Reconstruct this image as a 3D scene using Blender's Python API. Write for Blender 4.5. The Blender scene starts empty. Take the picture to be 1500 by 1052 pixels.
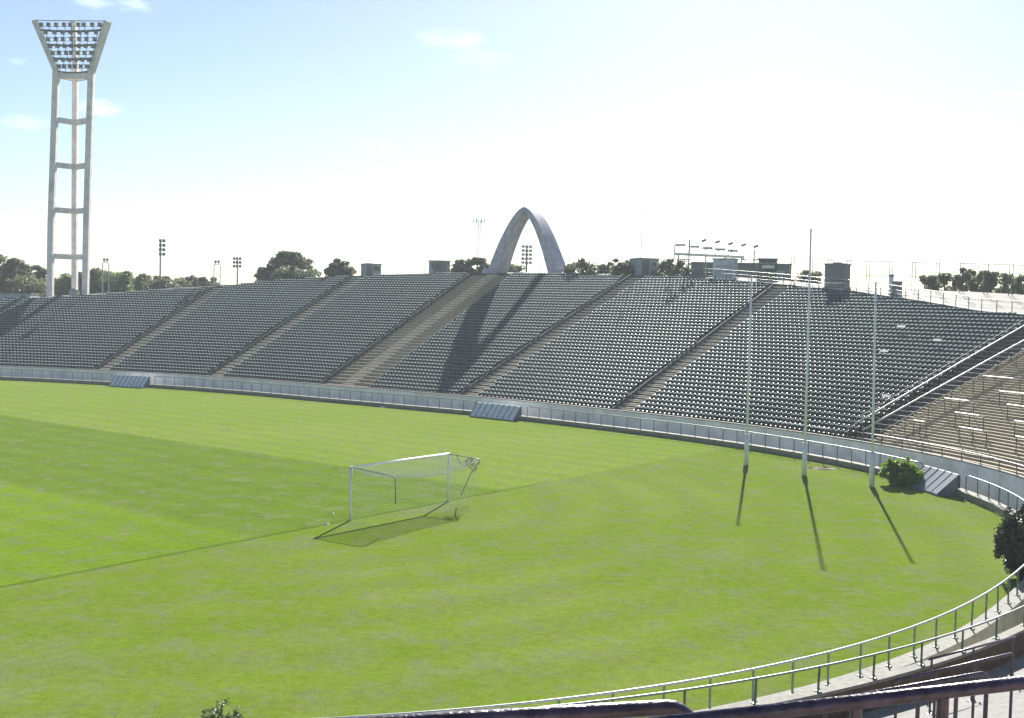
import bpy, math, random
import numpy as np
from mathutils import Vector, Matrix
random.seed(7); rng = np.random.default_rng(7)
SC = bpy.context.scene; COL = SC.collection
# ------------------------------------------------------------------ camera model (metres; camera at x=0,y=0 looking along +Y)
F, CX, CY, H = 1647.0, 750.0, 526.0, 10.3
ROLL, PITCH = math.radians(1.35), math.atan((526 - 446.0) / 1647.0)
fw = np.array([0, math.cos(PITCH), -math.sin(PITCH)]); up0 = np.array([0, math.sin(PITCH), math.cos(PITCH)]); rt0 = np.array([1.0, 0, 0])
RT = math.cos(ROLL) * rt0 + math.sin(ROLL) * up0; UP = -math.sin(ROLL) * rt0 + math.cos(ROLL) * up0
CAM = np.array([0, 0, H])
def ray(x, y): return fw + RT * (x - CX) / F + UP * (CY - y) / F
def gnd(x, y, z=0.0):
    d = ray(x, y); return CAM + d * ((z - H) / d[2])
def at(x, y, Y):
    d = ray(x, y); return CAM + d * (Y / d[1])
def proj(p):
    q = np.asarray(p, float) - CAM; w = q @ fw
    return CX + F * (q @ RT) / w, CY - F * (q @ UP) / w
cam = bpy.data.cameras.new('camera'); camo = bpy.data.objects.new('camera', cam); COL.objects.link(camo)
cam.lens = F / 1500 * 36; cam.sensor_width = 36; cam.clip_end = 6000; cam.clip_start = 0.1
M4 = Matrix(((RT[0], UP[0], -fw[0], 0), (RT[1], UP[1], -fw[1], 0), (RT[2], UP[2], -fw[2], H), (0, 0, 0, 1)))
camo.matrix_world = M4; SC.camera = camo
# ------------------------------------------------------------------ materials
def nodes_of(name):
    m = bpy.data.materials.new(name); m.use_nodes = True
    nt = m.node_tree; return m, nt, nt.nodes['Principled BSDF']
def mat(name, col, rough=0.7, metal=0.0, var=0.25, scale=2.0, bump=0.0, bscale=40.0, spec=0.5, detail=6.0, stretch=None, trans=None):
    m, nt, b = nodes_of(name); N = nt.nodes; L = nt.links
    tc = N.new('ShaderNodeTexCoord'); src = tc.outputs['Object']
    if stretch:
        mp = N.new('ShaderNodeMapping'); mp.inputs['Scale'].default_value = stretch; L.new(src, mp.inputs['Vector']); src = mp.outputs['Vector']
    nz = N.new('ShaderNodeTexNoise'); nz.inputs['Scale'].default_value = scale; nz.inputs['Detail'].default_value = detail; nz.inputs['Roughness'].default_value = 0.65
    L.new(src, nz.inputs['Vector'])
    cr = N.new('ShaderNodeValToRGB'); e = cr.color_ramp.elements
    lo = [max(0, c * (1 - var)) for c in col]; hi = [min(1, c * (1 + var)) for c in col]
    e[0].position = 0.3; e[0].color = (*lo, 1); e[1].position = 0.7; e[1].color = (*hi, 1)
    L.new(nz.outputs['Fac'], cr.inputs['Fac']); L.new(cr.outputs['Color'], b.inputs['Base Color'])
    b.inputs['Roughness'].default_value = rough; b.inputs['Metallic'].default_value = metal; b.inputs['Specular IOR Level'].default_value = spec
    if bump:
        n2 = N.new('ShaderNodeTexNoise'); n2.inputs['Scale'].default_value = bscale; n2.inputs['Detail'].default_value = 4
        L.new(src, n2.inputs['Vector'])
        bp = N.new('ShaderNodeBump'); bp.inputs['Strength'].default_value = bump; bp.inputs['Distance'].default_value = 0.02
        L.new(n2.outputs['Fac'], bp.inputs['Height']); L.new(bp.outputs['Normal'], b.inputs['Normal'])
    if trans:
        t = N.new('ShaderNodeBsdfTranslucent'); mx = N.new('ShaderNodeMixShader'); mx.inputs['Fac'].default_value = trans[0]
        t.inputs['Color'].default_value = (*trans[1], 1)
        L.new(b.outputs[0], mx.inputs[1]); L.new(t.outputs[0], mx.inputs[2]); L.new(mx.outputs[0], N['Material Output'].inputs['Surface'])
    return m
def stained(name, col, dark, scale=(0.5, 0.5, 0.08), rough=0.85, bump=0.3, amount=0.55, fine=6.0):
    """weathered paint or concrete: fine mottling plus streaky stains that run down"""
    m, nt, b = nodes_of(name); N = nt.nodes; L = nt.links
    tc = N.new('ShaderNodeTexCoord'); mp = N.new('ShaderNodeMapping'); mp.inputs['Scale'].default_value = scale
    L.new(tc.outputs['Object'], mp.inputs['Vector'])
    n1 = N.new('ShaderNodeTexNoise'); n1.inputs['Scale'].default_value = 3.0; n1.inputs['Detail'].default_value = 8; n1.inputs['Roughness'].default_value = 0.7
    L.new(mp.outputs['Vector'], n1.inputs['Vector'])
    n2 = N.new('ShaderNodeTexNoise'); n2.inputs['Scale'].default_value = fine; n2.inputs['Detail'].default_value = 8
    L.new(tc.outputs['Object'], n2.inputs['Vector'])
    r1 = N.new('ShaderNodeMapRange'); r1.inputs[1].default_value = 0.45; r1.inputs[2].default_value = 0.72; r1.inputs[4].default_value = amount
    L.new(n1.outputs['Fac'], r1.inputs[0])
    mx = N.new('ShaderNodeMix'); mx.data_type = 'RGBA'; mx.inputs[6].default_value = (*col, 1); mx.inputs[7].default_value = (*dark, 1)
    L.new(r1.outputs[0], mx.inputs[0])
    hs = N.new('ShaderNodeHueSaturation'); r2 = N.new('ShaderNodeMapRange'); r2.inputs[1].default_value = 0.3; r2.inputs[2].default_value = 0.7; r2.inputs[3].default_value = 0.8; r2.inputs[4].default_value = 1.18
    L.new(n2.outputs['Fac'], r2.inputs[0]); L.new(r2.outputs[0], hs.inputs['Value']); L.new(mx.outputs[2], hs.inputs['Color'])
    L.new(hs.outputs['Color'], b.inputs['Base Color']); b.inputs['Roughness'].default_value = rough; b.inputs['Specular IOR Level'].default_value = 0.3
    bp = N.new('ShaderNodeBump'); bp.inputs['Strength'].default_value = bump; bp.inputs['Distance'].default_value = 0.01
    L.new(n2.outputs['Fac'], bp.inputs['Height']); L.new(bp.outputs['Normal'], b.inputs['Normal'])
    return m
MT = {}
MT['concrete'] = stained('weathered concrete', (0.25, 0.225, 0.19), (0.11, 0.10, 0.08), (0.6, 0.6, 0.6))
MT['terrace'] = stained('terrace concrete', (0.40, 0.335, 0.235), (0.15, 0.14, 0.075), (0.5, 0.5, 0.5))
MT['nearsteps'] = stained('grey near terrace concrete', (0.27, 0.265, 0.255), (0.15, 0.15, 0.14), (0.5, 0.5, 0.5))
MT['barestep'] = stained('brown bare steps', (0.34, 0.29, 0.21), (0.16, 0.15, 0.09), (0.7, 0.7, 0.7))
MT['stair'] = stained('stair concrete', (0.66, 0.56, 0.42), (0.40, 0.35, 0.23), (0.8, 0.8, 0.8))
MT['wall'] = stained('pale wall paint', (0.88, 0.86, 0.82), (0.70, 0.68, 0.64), (0.9, 0.9, 0.10), 0.7, 0.05, 0.45, 0.8)
MT['kerb_top'] = stained('kerb concrete', (0.24, 0.235, 0.215), (0.14, 0.135, 0.115), (0.7, 0.7, 0.7))
MT['kerb_face'] = stained('shaded grimy kerb face', (0.22, 0.22, 0.18), (0.07, 0.085, 0.04), (0.5, 0.5, 0.3))  # grime, and the shade on this face put into a darker colour
MT['brown'] = stained('brown wall paint', (0.115, 0.075, 0.055), (0.06, 0.05, 0.03), (0.9, 0.9, 0.2))
MT['moat'] = stained('moat floor', (0.20, 0.20, 0.20), (0.11, 0.11, 0.11), (0.4, 0.4, 0.4))
MT['galv'] = mat('galvanised pipe', (0.24, 0.27, 0.27), 0.48, 0.6, 0.25, 6)
MT['post'] = mat('grass tinted grey post', (0.075, 0.13, 0.09), 0.5, 0.2, 0.3, 4)  # green cast of the grass is put into the post colour
MT['darkpipe'] = mat('dark painted pipe', (0.055, 0.042, 0.075), 0.3, 0.2, 0.6, 9, 0.35, 30)
MT['railpaint'] = mat('pale rail paint', (0.62, 0.60, 0.55), 0.4, 0.1, 0.25, 3)
MT['rust'] = mat('rusty post', (0.13, 0.085, 0.05), 0.8, 0.1, 0.4, 5)
MT['white'] = mat('white pole paint', (0.72, 0.74, 0.74), 0.4, 0.0, 0.12, 1.5)
MT['net'] = mat('net cord', (0.75, 0.76, 0.72), 0.8, 0, 0.2, 4)
MT['netdark'] = mat('dark rope', (0.2, 0.21, 0.17), 0.9, 0, 0.3, 4)
MT['tower'] = stained('tower paint', (0.74, 0.70, 0.69), (0.55, 0.44, 0.42), (0.5, 0.5, 0.05), 0.7, 0.1, 0.6, 1.0)
MT['lamp'] = mat('lamp housing', (0.10, 0.125, 0.155), 0.35, 0.4, 0.3, 2)
MT['steel'] = mat('light steel', (0.42, 0.43, 0.43), 0.45, 0.4, 0.2, 2)
MT['darksteel'] = mat('dark steel', (0.07, 0.075, 0.07), 0.5, 0.3, 0.3, 3)
MT['arch'] = stained('arch concrete', (0.45, 0.435, 0.50), (0.27, 0.25, 0.37), (0.3, 0.3, 0.08), 0.75, 0.1, 0.6, 1.5)
MT['hut'] = stained('hut paint', (0.38, 0.41, 0.45), (0.24, 0.26, 0.28), (0.8, 0.8, 0.15))
MT['hutdark'] = stained('dark hut paint', (0.19, 0.195, 0.20), (0.12, 0.12, 0.125), (0.8, 0.8, 0.15))
MT['hutlight'] = stained('light kiosk paint', (0.48, 0.53, 0.57), (0.33, 0.36, 0.38), (0.8, 0.8, 0.15))
MT['hutgreen'] = stained('green cabin paint', (0.06, 0.11, 0.085), (0.035, 0.06, 0.05), (0.8, 0.8, 0.15))
MT['roof'] = mat('roof sheet', (0.20, 0.20, 0.20), 0.6, 0.2, 0.2, 2)
MT['glass'] = mat('dark window glass', (0.03, 0.035, 0.04), 0.1, 0.0, 0.2, 1)
MT['cover'] = stained('blue grey panel', (0.16, 0.22, 0.28), (0.10, 0.14, 0.17), (0.8, 0.8, 0.3), 0.55, 0.1)
MT['coverlight'] = stained('light blue grey panel', (0.62, 0.68, 0.71), (0.46, 0.51, 0.54), (0.8, 0.8, 0.3), 0.55, 0.1)
MT['coverdark'] = mat('panel rib', (0.14, 0.17, 0.20), 0.6, 0.2, 0.2, 3)
MT['bark'] = mat('bark', (0.12, 0.10, 0.08), 0.9, 0, 0.4, 5, 0.5, 12)
MT['seatfloor'] = stained('shade darkened concrete', (0.07, 0.085, 0.09), (0.035, 0.045, 0.048), (0.6, 0.6, 0.6))  # shade between the seats is put into this darker concrete colour
MT['seat'] = mat('dark seat shell', (0.010, 0.028, 0.038), 0.5, 0, 0.5, 0.12, 0, 40, 0.4, 3)
MT['seattop'] = mat('sunlit pale seat top', (0.13, 0.17, 0.18), 0.42, 0, 0.6, 0.9, 0, 40, 0.5, 4, None, (0.33, (0.54, 0.68, 0.70)))  # sun coming through the upper seat backs, painted as a paler strip
MT['paper'] = mat('white paper', (0.7, 0.7, 0.68), 0.7, 0, 0.05, 3)
MT['sheet'] = mat('thin white sheet', (0.8, 0.8, 0.78), 0.6, 0, 0.05, 3, 0, 40, 0.3, 3, None, (0.6, (0.9, 0.9, 0.88)))
MT['soil'] = mat('bare soil', (0.22, 0.19, 0.14), 0.95, 0, 0.35, 3, 0.6, 20)
MT['cream'] = stained('cream paint', (0.55, 0.52, 0.46), (0.4, 0.36, 0.3), (0.8, 0.8, 0.15))
def leafmat(name, col, tr=0.35, rough=0.45, var=0.5):
    return mat(name, col, rough, 0, var, 0.7, 0, 40, 0.4, 5, None, (tr, [min(1, c * 2.2) for c in col]))
MT['leaf_euc'] = leafmat('eucalyptus leaves', (0.085, 0.098, 0.058))
MT['leaf_olive'] = leafmat('olive leaves', (0.105, 0.115, 0.06))
MT['leaf_green'] = leafmat('green leaves', (0.09, 0.125, 0.045))
MT['leaf_bush'] = leafmat('bright bush leaves', (0.10, 0.17, 0.02), 0.4)
MT['leaf_dark'] = leafmat('dark glossy leaves', (0.022, 0.034, 0.018), 0.15, 0.28)

# grass: two kinds of turf, mown strip in front of the goal, mower arcs round the end of the oval
GL, GR = gnd(513, 762.6)[:2], gnd(656, 735)[:2]
GD = (GR - GL) / np.linalg.norm(GR - GL); GE = np.array([GD[1], -GD[0]]); GC = (GL + GR) / 2
def grass_material():
    m, nt, b = nodes_of('turf'); N = nt.nodes; L = nt.links
    tc = N.new('ShaderNodeTexCoord'); pos = tc.outputs['Object']
    def math_(op, a, c=None, clamp=False):
        n = N.new('ShaderNodeMath'); n.operation = op; n.use_clamp = clamp
        for k, v in enumerate((a, c)):
            if v is None: continue
            if isinstance(v, (int, float)): n.inputs[k].default_value = v
            else: L.new(v, n.inputs[k])
        return n.outputs[0]
    def noise(scale, detail=5, rough=0.6, vec=pos, st=None):
        if st:
            mp = N.new('ShaderNodeMapping'); mp.inputs['Scale'].default_value = st
            mp.inputs['Rotation'].default_value = (0, 0, 0); L.new(vec, mp.inputs['Vector']); vec = mp.outputs['Vector']
        n = N.new('ShaderNodeTexNoise'); n.inputs['Scale'].default_value = scale; n.inputs['Detail'].default_value = detail; n.inputs['Roughness'].default_value = rough
        L.new(vec, n.inputs['Vector']); return n.outputs['Fac']
    def rng_(v, a, c, o0=0.0, o1=1.0):
        n = N.new('ShaderNodeMapRange'); n.interpolation_type = 'SMOOTHSTEP'
        n.inputs[1].default_value = a; n.inputs[2].default_value = c; n.inputs[3].default_value = o0; n.inputs[4].default_value = o1
        L.new(v, n.inputs[0]); return n.outputs[0]
    def dot(vec):
        n = N.new('ShaderNodeVectorMath'); n.operation = 'DOT_PRODUCT'; n.inputs[1].default_value = vec; L.new(pos, n.inputs[0]); return n.outputs['Value']
    def mix(f, a, c):
        n = N.new('ShaderNodeMix'); n.data_type = 'RGBA'
        if isinstance(f, float): n.inputs[0].default_value = f
        else: L.new(f, n.inputs[0])
        for k, v in ((6, a), (7, c)):
            if isinstance(v, tuple): n.inputs[k].default_value = (*v, 1)
            else: L.new(v, n.inputs[k])
        return n.outputs[2]
    u = math_('SUBTRACT', dot((*GE, 0)), float(GE @ GC)); v = math_('SUBTRACT', dot((*GD, 0)), float(GD @ GC))
    wob = math_('MULTIPLY', math_('SUBTRACT', noise(0.5, 4), 0.5), 0.9)
    uw = math_('ADD', u, math_('MULTIPLY', wob, 0.45)); vw = math_('ADD', v, wob)
    inside = rng_(uw, -0.2, 0.1, 1.0, 0.0)
    av = math_('ABSOLUTE', vw)
    strip = math_('MULTIPLY', math_('MULTIPLY', rng_(vw, 8.2, 9.0, 1.0, 0.0), rng_(vw, -9.6, -7.7, 0.0, 1.0)), inside)
    nearside = math_('MULTIPLY', rng_(vw, -9.4, -7.9, 1.0, 0.0), inside)
    farside = math_('MULTIPLY', rng_(vw, 8.2, 9.0, 0.0, 1.0), inside)
    big = noise(0.045, 5, 0.6); mid = noise(0.35, 6, 0.65); fine = noise(2.5, 8, 0.75); vfine = noise(14.0, 6, 0.8)
    outer = mix(rng_(big, 0.38, 0.62), PAL['outer_a'], PAL['outer_b'])
    outer = mix(math_('MULTIPLY', rng_(noise(0.12, 6, 0.7), 0.5, 0.66), 0.7), outer, PAL['dry'])
    outer = mix(math_('MULTIPLY', rng_(mid, 0.5, 0.72), 0.65), outer, PAL['outer_c'])
    c = mix(math_('MULTIPLY', nearside, rng_(big, 0.3, 0.6, 0.6, 1.0)), outer, mix(rng_(big, 0.35, 0.65), PAL['near_a'], PAL['near_b']))
    c = mix(strip, c, mix(rng_(mid, 0.35, 0.65), PAL['strip_a'], PAL['strip_b']))
    c = mix(farside, c, mix(rng_(big, 0.4, 0.65), PAL['far_a'], PAL['far_b']))
    blot = noise(0.75, 8, 0.74); c = mix(math_('MULTIPLY', rng_(blot, 0.5, 0.68), 0.75), c, PAL['clover']); c = mix(math_('MULTIPLY', rng_(blot, 0.52, 0.36), 0.9), c, PAL['dry'])
    edge = math_('MULTIPLY', rng_(math_('ABSOLUTE', math_('ADD', uw, 0.12)), 0.06, 0.22, 0.55, 0.0), rng_(vw, 14.0, 10.0)); c = mix(edge, c, (0.05, 0.085, 0.012))
    sp_ = noise(5.5, 8, 0.85); c = mix(math_('MULTIPLY', rng_(sp_, 0.5, 0.36), 0.45), c, (0.06, 0.10, 0.012))
    # mower arcs parallel to the end of the oval
    rp = N.new('ShaderNodeVectorMath'); rp.operation = 'DISTANCE'; rp.inputs[1].default_value = (-14.0, 58.0, 0); L.new(pos, rp.inputs[0])
    arcs = math_('SINE', math_('MULTIPLY', math_('ADD', rp.outputs['Value'], math_('MULTIPLY', mid, 2.5)), 1.7))
    arcs = math_('MULTIPLY', math_('MULTIPLY', arcs, math_('MULTIPLY', rng_(big, 0.35, 0.6), 0.055)), math_('SUBTRACT', 1.0, inside))
    stripes = math_('MULTIPLY', math_('MULTIPLY', math_('SINE', math_('MULTIPLY', vw, 2.4)), 0.04), inside)
    val = math_('ADD', math_('ADD', math_('ADD', 0.16, math_('MULTIPLY', fine, 0.85)), math_('MULTIPLY', vfine, 0.85)), math_('ADD', arcs, stripes))
    hs = N.new('ShaderNodeHueSaturation'); L.new(c, hs.inputs['Color']); L.new(val, hs.inputs['Value'])
    L.new(math_('ADD', 0.485, math_('MULTIPLY', mid, 0.03)), hs.inputs['Hue'])
    # clover and dry flecks
    vo = N.new('ShaderNodeTexVoronoi'); vo.inputs['Scale'].default_value = 0.9; L.new(pos, vo.inputs['Vector'])
    fleck = math_('MULTIPLY', rng_(vo.outputs['Distance'], 0.05, 0.3, 0.6, 0.0), rng_(mid, 0.48, 0.6))
    c2 = mix(fleck, hs.outputs['Color'], PAL['clover'])
    L.new(c2, b.inputs['Base Color']); b.inputs['Roughness'].default_value = 1.0; b.inputs['Specular IOR Level'].default_value = 0.0
    hgt = math_('ADD', math_('MULTIPLY', vfine, 0.6), fine)
    bp = N.new('ShaderNodeBump'); bp.inputs['Strength'].default_value = 0.6; bp.inputs['Distance'].default_value = 0.05
    L.new(hgt, bp.inputs['Height']); L.new(bp.outputs['Normal'], b.inputs['Normal'])
    return m
PAL = dict(outer_a=(0.124, 0.188, 0.022), outer_b=(0.154, 0.206, 0.038), outer_c=(0.178, 0.198, 0.055),
           near_a=(0.116, 0.205, 0.012), near_b=(0.138, 0.222, 0.022), strip_a=(0.092, 0.155, 0.018), strip_b=(0.116, 0.180, 0.026),
           far_a=(0.158, 0.228, 0.036), far_b=(0.186, 0.240, 0.052), clover=(0.12, 0.20, 0.01), dry=(0.152, 0.185, 0.078))
MT['turf'] = grass_material()

# ------------------------------------------------------------------ mesh helpers
class MB:
    def __init__(s): s.v = []; s.f = []; s.mi = []; s.n = 0
    def add(s, verts, faces, mi=0):
        s.v.extend([tuple(map(float, p)) for p in verts]); s.f.extend([tuple(int(i) + s.n for i in f) for f in faces]); s.mi.extend([mi] * len(faces)); s.n += len(verts)
    def tube(s, path, r, n=8, caps=True, mi=0):
        P = [np.asarray(p, float) for p in path]; R = r if hasattr(r, '__len__') else [r] * len(P)
        V = []; prev = None
        for k, p in enumerate(P):
            t = P[min(k + 1, len(P) - 1)] - P[max(k - 1, 0)]; t = t / (np.linalg.norm(t) + 1e-9)
            if prev is None:
                a = np.array([0, 0, 1.0]) if abs(t[2]) < 0.9 else np.array([1.0, 0, 0])
                x = np.cross(a, t)
            else: x = prev - t * (prev @ t)
            x /= np.linalg.norm(x) + 1e-9; prev = x; y = np.cross(t, x)
            for j in range(n):
                a = 2 * math.pi * j / n; V.append(p + R[k] * (math.cos(a) * x + math.sin(a) * y))
        Fs = []
        for k in range(len(P) - 1):
            for j in range(n): Fs.append((k * n + j, k * n + (j + 1) % n, (k + 1) * n + (j + 1) % n, (k + 1) * n + j))
        if caps: Fs.append(tuple(range(n))[::-1]); Fs.append(tuple((len(P) - 1) * n + j for j in range(n)))
        s.add(V, Fs, mi)
    def box(s, c, size, ax=(1, 0, 0), upv=(0, 0, 1), mi=0, taper=1.0):
        """c: centre of the bottom face"""
        c = np.asarray(c, float); ax = np.asarray(ax, float); ax = ax / np.linalg.norm(ax); upv = np.asarray(upv, float)
        ay = np.cross(upv, ax); ay /= np.linalg.norm(ay); uz = np.cross(ax, ay)
        V = []
        for z, k in ((0, 1.0), (size[2], taper)):
            for a, b_ in ((-1, -1), (1, -1), (1, 1), (-1, 1)): V.append(c + ax * a * size[0] / 2 * k + ay * b_ * size[1] / 2 * k + uz * z)
        s.add(V, [(3, 2, 1, 0), (4, 5, 6, 7), (0, 1, 5, 4), (1, 2, 6, 5), (2, 3, 7, 6), (3, 0, 4, 7)], mi)
    def beam(s, a, b, w, h, mi=0):
        a = np.asarray(a, float); b = np.asarray(b, float); t = b - a; l = np.linalg.norm(t); t = t / l
        upv = np.array([0, 0, 1.0]) if abs(t[2]) < 0.95 else np.array([0, 1.0, 0])
        x = np.cross(t, upv); x /= np.linalg.norm(x); y = np.cross(x, t); V = []
        for p in (a, b):
            for i, j in ((-1, -1), (1, -1), (1, 1), (-1, 1)): V.append(p + x * i * w / 2 + y * j * h / 2)
        s.add(V, [(3, 2, 1, 0), (4, 5, 6, 7), (0, 1, 5, 4), (1, 2, 6, 5), (2, 3, 7, 6), (3, 0, 4, 7)], mi)
    def grid(s, rows, mi=0):
        n = len(rows[0]); V = [p for r in rows for p in r]
        s.add(V, [(i * n + j, i * n + j + 1, (i + 1) * n + j + 1, (i + 1) * n + j) for i in range(len(rows) - 1) for j in range(n - 1)], mi)
    def build(s, name, mats, parent=None, origin=None, smooth=False):
        if parent is not None and origin is None: origin = parent.get('_o', (0, 0, 0))
        o3 = np.asarray(origin if origin is not None else (0, 0, 0), float)
        me = bpy.data.meshes.new(name); V = np.asarray(s.v, float) - o3
        me.from_pydata(V.tolist(), [], s.f)
        for m in (mats if isinstance(mats, (list, tuple)) else [mats]): me.materials.append(m)
        if any(s.mi): me.polygons.foreach_set('material_index', s.mi)
        if smooth: me.polygons.foreach_set('use_smooth', [True] * len(s.f))
        me.update()
        o = bpy.data.objects.new(name, me); COL.objects.link(o)
        if parent is not None:
            o.parent = parent; o['_o'] = tuple(map(float, o3))
        else: o.location = Vector(o3); o['_o'] = tuple(map(float, o3))
        return o
def tag(o, label=None, cat=None, group=None, kind=None):
    for k, v in (('label', label), ('category', cat), ('group', group), ('kind', kind)):
        if v: o[k] = v
    return o
def thing(name, loc, label, cat, group=None):
    o = bpy.data.objects.new(name, None); COL.objects.link(o); o.location = Vector([float(c) for c in loc]); o['_o'] = tuple(map(float, loc)); o.empty_display_size = 0.3
    return tag(o, label, cat, group)
def P3(xy, z): return np.array([xy[0], xy[1], z], float)

# ------------------------------------------------------------------ plan of the oval: inner edge of the grass
EDGE = [(-60.04, 131.66), (-47.68, 127.89), (-40.56, 125.95), (-32.05, 121.65), (-21.6, 114.95), (-11.05, 107.82), (-3.14, 103.06), (0.98, 99.73), (8.46, 92.17), (13.5, 87.57), (17.68, 82.54), (20.52, 77.56), (21.31, 76.48), (22.62, 74.0), (23.36, 72.89), (24.86, 67.81), (25.37, 63.51), (24.99, 57.1)]
EDGE += [tuple(gnd(x, y, 1.28)[:2] + np.array([-0.2, 0.25])) for x, y in ((760, 1033), (620, 1048), (450, 1068), (250, 1091), (50, 1115))]
EDGE += [tuple(gnd(x, y, 0.36)[:2]) for x, y in ((1484, 865), (1437, 897), (1358, 938), (1279, 963), (1240, 977), (1200, 988), (1149, 1005), (1081, 1023), (1027, 1037))]
ex, ey, ea, eb, eth, ee = (-38.87, 81.80, 70.12, 39.21, 2.517, 2.523)
def serad(ph):
    p = ph - eth; return 1 / ((abs(math.cos(p)) / ea) ** ee + (abs(math.sin(p)) / eb) ** ee) ** (1 / ee)
NI = 1440
_r = np.array([(math.atan2(y - ey, x - ex), math.hypot(x - ex, y - ey) / serad(math.atan2(y - ey, x - ex))) for x, y in EDGE])
def _curve(sig=math.radians(7)):
    out = []
    for i in range(NI):
        ph = 2 * math.pi * i / NI - math.pi
        d = (_r[:, 0] - ph + math.pi) % (2 * math.pi) - math.pi; w = np.exp(-0.5 * (d / sig) ** 2)
        k = (w * (_r[:, 1] - 1)).sum() / (w.sum() + 0.15); r = serad(ph) * (1 + k)
        out.append((ex + r * math.cos(ph), ey + r * math.sin(ph)))
    return np.array(out)
def _smooth(v, n):
    k = np.hanning(2 * n + 1); k /= k.sum()
    return np.stack([np.convolve(np.r_[v[-n:, j], v[:, j], v[:n, j]], k, 'valid') for j in range(v.shape[1])], 1)
C0 = _smooth(_curve(), 14)
_t = np.roll(C0, -1, 0) - np.roll(C0, 1, 0); _t /= np.linalg.norm(_t, axis=1)[:, None]
_t = _smooth(_t, 20); _t /= np.linalg.norm(_t, axis=1)[:, None]
N0 = np.stack([_t[:, 1], -_t[:, 0]], 1)
LEN = np.r_[0, np.cumsum(np.hypot(*(np.roll(C0, -1, 0) - C0).T))]
def xy(i, d):
    i = i % NI; a = int(i); f = i - a; b = (a + 1) % NI
    n = N0[a] * (1 - f) + N0[b] * f
    return C0[a] * (1 - f) + C0[b] * f + n / np.hypot(*n) * d
def pt(i, d, z): return P3(xy(i, d), z)
def nrm(i):
    n = N0[int(i) % NI]; return np.array([n[0], n[1], 0.0])
def locate(p):
    """(index, outward distance) of a plan point"""
    q = np.asarray(p[:2]) - C0; dd = np.hypot(q[:, 0], q[:, 1]); i = int(dd.argmin()); return i, float(q[i] @ N0[i])
RISE, TREAD, D0, Z0 = 0.305, 0.7255, 3.2, 0.78
SLOPE = RISE / TREAD; WALLTOP = 1.5
def surf(d): return Z0 + max(0, math.floor((d - D0) / TREAD)) * RISE
def hit(x, y, h=0.0, t0=3.0):
    """point on the (smoothed) stand slope raised by h, along a sight line"""
    d = ray(x, y); d = d / np.linalg.norm(d); lo = None
    for t in np.arange(t0, 220, 0.1):
        p = CAM + d * t; i, dd = locate(p)
        zs = min(Z0 + (dd - D0) * SLOPE, rimz(i)) + h
        if dd > 2.5 and p[2] <= zs and (lo is not None): return p, i, dd
        lo = t
    raise ValueError((x, y, h))
RIM = [(430, 19.0), (540, 19.0), (600, 21.5), (660, 24.5), (706, 26.0), (720, 26.8), (736, 28.8), (756, 30.8), (784, 32.4), (820, 34.0), (854, 34.8), (896, 35.0), (942, 35.2), (990, 35.2), (1036, 34.8), (1064, 34.0), (1110, 32.0), (1134, 29.6), (1160, 28.0), (1178, 26.0), (1198, 24.4), (1212, 23.2), (1224, 22.0), (1300, 20.0)]
DCAM = float(min(np.hypot(C0[:, 0], C0[:, 1]))); RIM[0] = (430, DCAM - 7.0); RIM[1] = (540, DCAM - 7.0)
def rimd(i): return float(np.interp(i, [a for a, _ in RIM], [b for _, b in RIM]))
def rimz(i): return Z0 + (rimd(i) - D0) * SLOPE
# ------------------------------------------------------------------ sky, sun, view
SUN_AZ, SUN_EL = math.radians(12.6), math.radians(30.3)
sd = np.array([math.sin(SUN_AZ) * math.cos(SUN_EL), math.cos(SUN_AZ) * math.cos(SUN_EL), math.sin(SUN_EL)])
sl = bpy.data.lights.new('sun', 'SUN'); sl.energy = 5.0; sl.angle = math.radians(0.5); sl.color = (1.0, 0.95, 0.86)
so = bpy.data.objects.new('sun', sl); COL.objects.link(so); so.rotation_euler = Vector(-sd).to_track_quat('-Z', 'Y').to_euler(); so.location = (30, 60, 90)
W = bpy.data.worlds.new('World'); SC.world = W; W.use_nodes = True
nt = W.node_tree; NN = nt.nodes; LL = nt.links; bg = NN['Background']
sky = NN.new('ShaderNodeTexSky'); sky.sky_type = 'NISHITA'; sky.sun_disc = False; sky.sun_elevation = SUN_EL; sky.sun_rotation = SUN_AZ
sky.air_density = 0.85; sky.dust_density = 0.3; sky.ozone_density = 1.8
tc = NN.new('ShaderNodeTexCoord')
def cloud(px, py, rx, ry):
    c = ray(px, py); c = c / np.linalg.norm(c)
    # offset from the cloud's direction, in its own horizontal / vertical extent
    hx = np.array([c[1], -c[0], 0]); hx /= np.linalg.norm(hx); hz = np.cross(hx, c)
    def dot(v, off, k):
        n = NN.new('ShaderNodeVectorMath'); n.operation = 'DOT_PRODUCT'; LL.new(tc.outputs['Generated'], n.inputs[0]); n.inputs[1].default_value = v
        m = NN.new('ShaderNodeMath'); m.operation = 'SUBTRACT'; LL.new(n.outputs['Value'], m.inputs[0]); m.inputs[1].default_value = off
        q = NN.new('ShaderNodeMath'); q.operation = 'MULTIPLY'; LL.new(m.outputs[0], q.inputs[0]); q.inputs[1].default_value = k
        p = NN.new('ShaderNodeMath'); p.operation = 'MULTIPLY'; LL.new(q.outputs[0], p.inputs[0]); LL.new(q.outputs[0], p.inputs[1]); return p.outputs[0]
    a = dot(hx, 0, F / rx); b = dot(hz, 0, F / ry)
    s = NN.new('ShaderNodeMath'); s.operation = 'ADD'; LL.new(a, s.inputs[0]); LL.new(b, s.inputs[1])
    return s.outputs[0]
mpn = NN.new('ShaderNodeMapping'); mpn.inputs['Scale'].default_value = (1, 1, 2.4); LL.new(tc.outputs['Generated'], mpn.inputs['Vector'])
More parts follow.
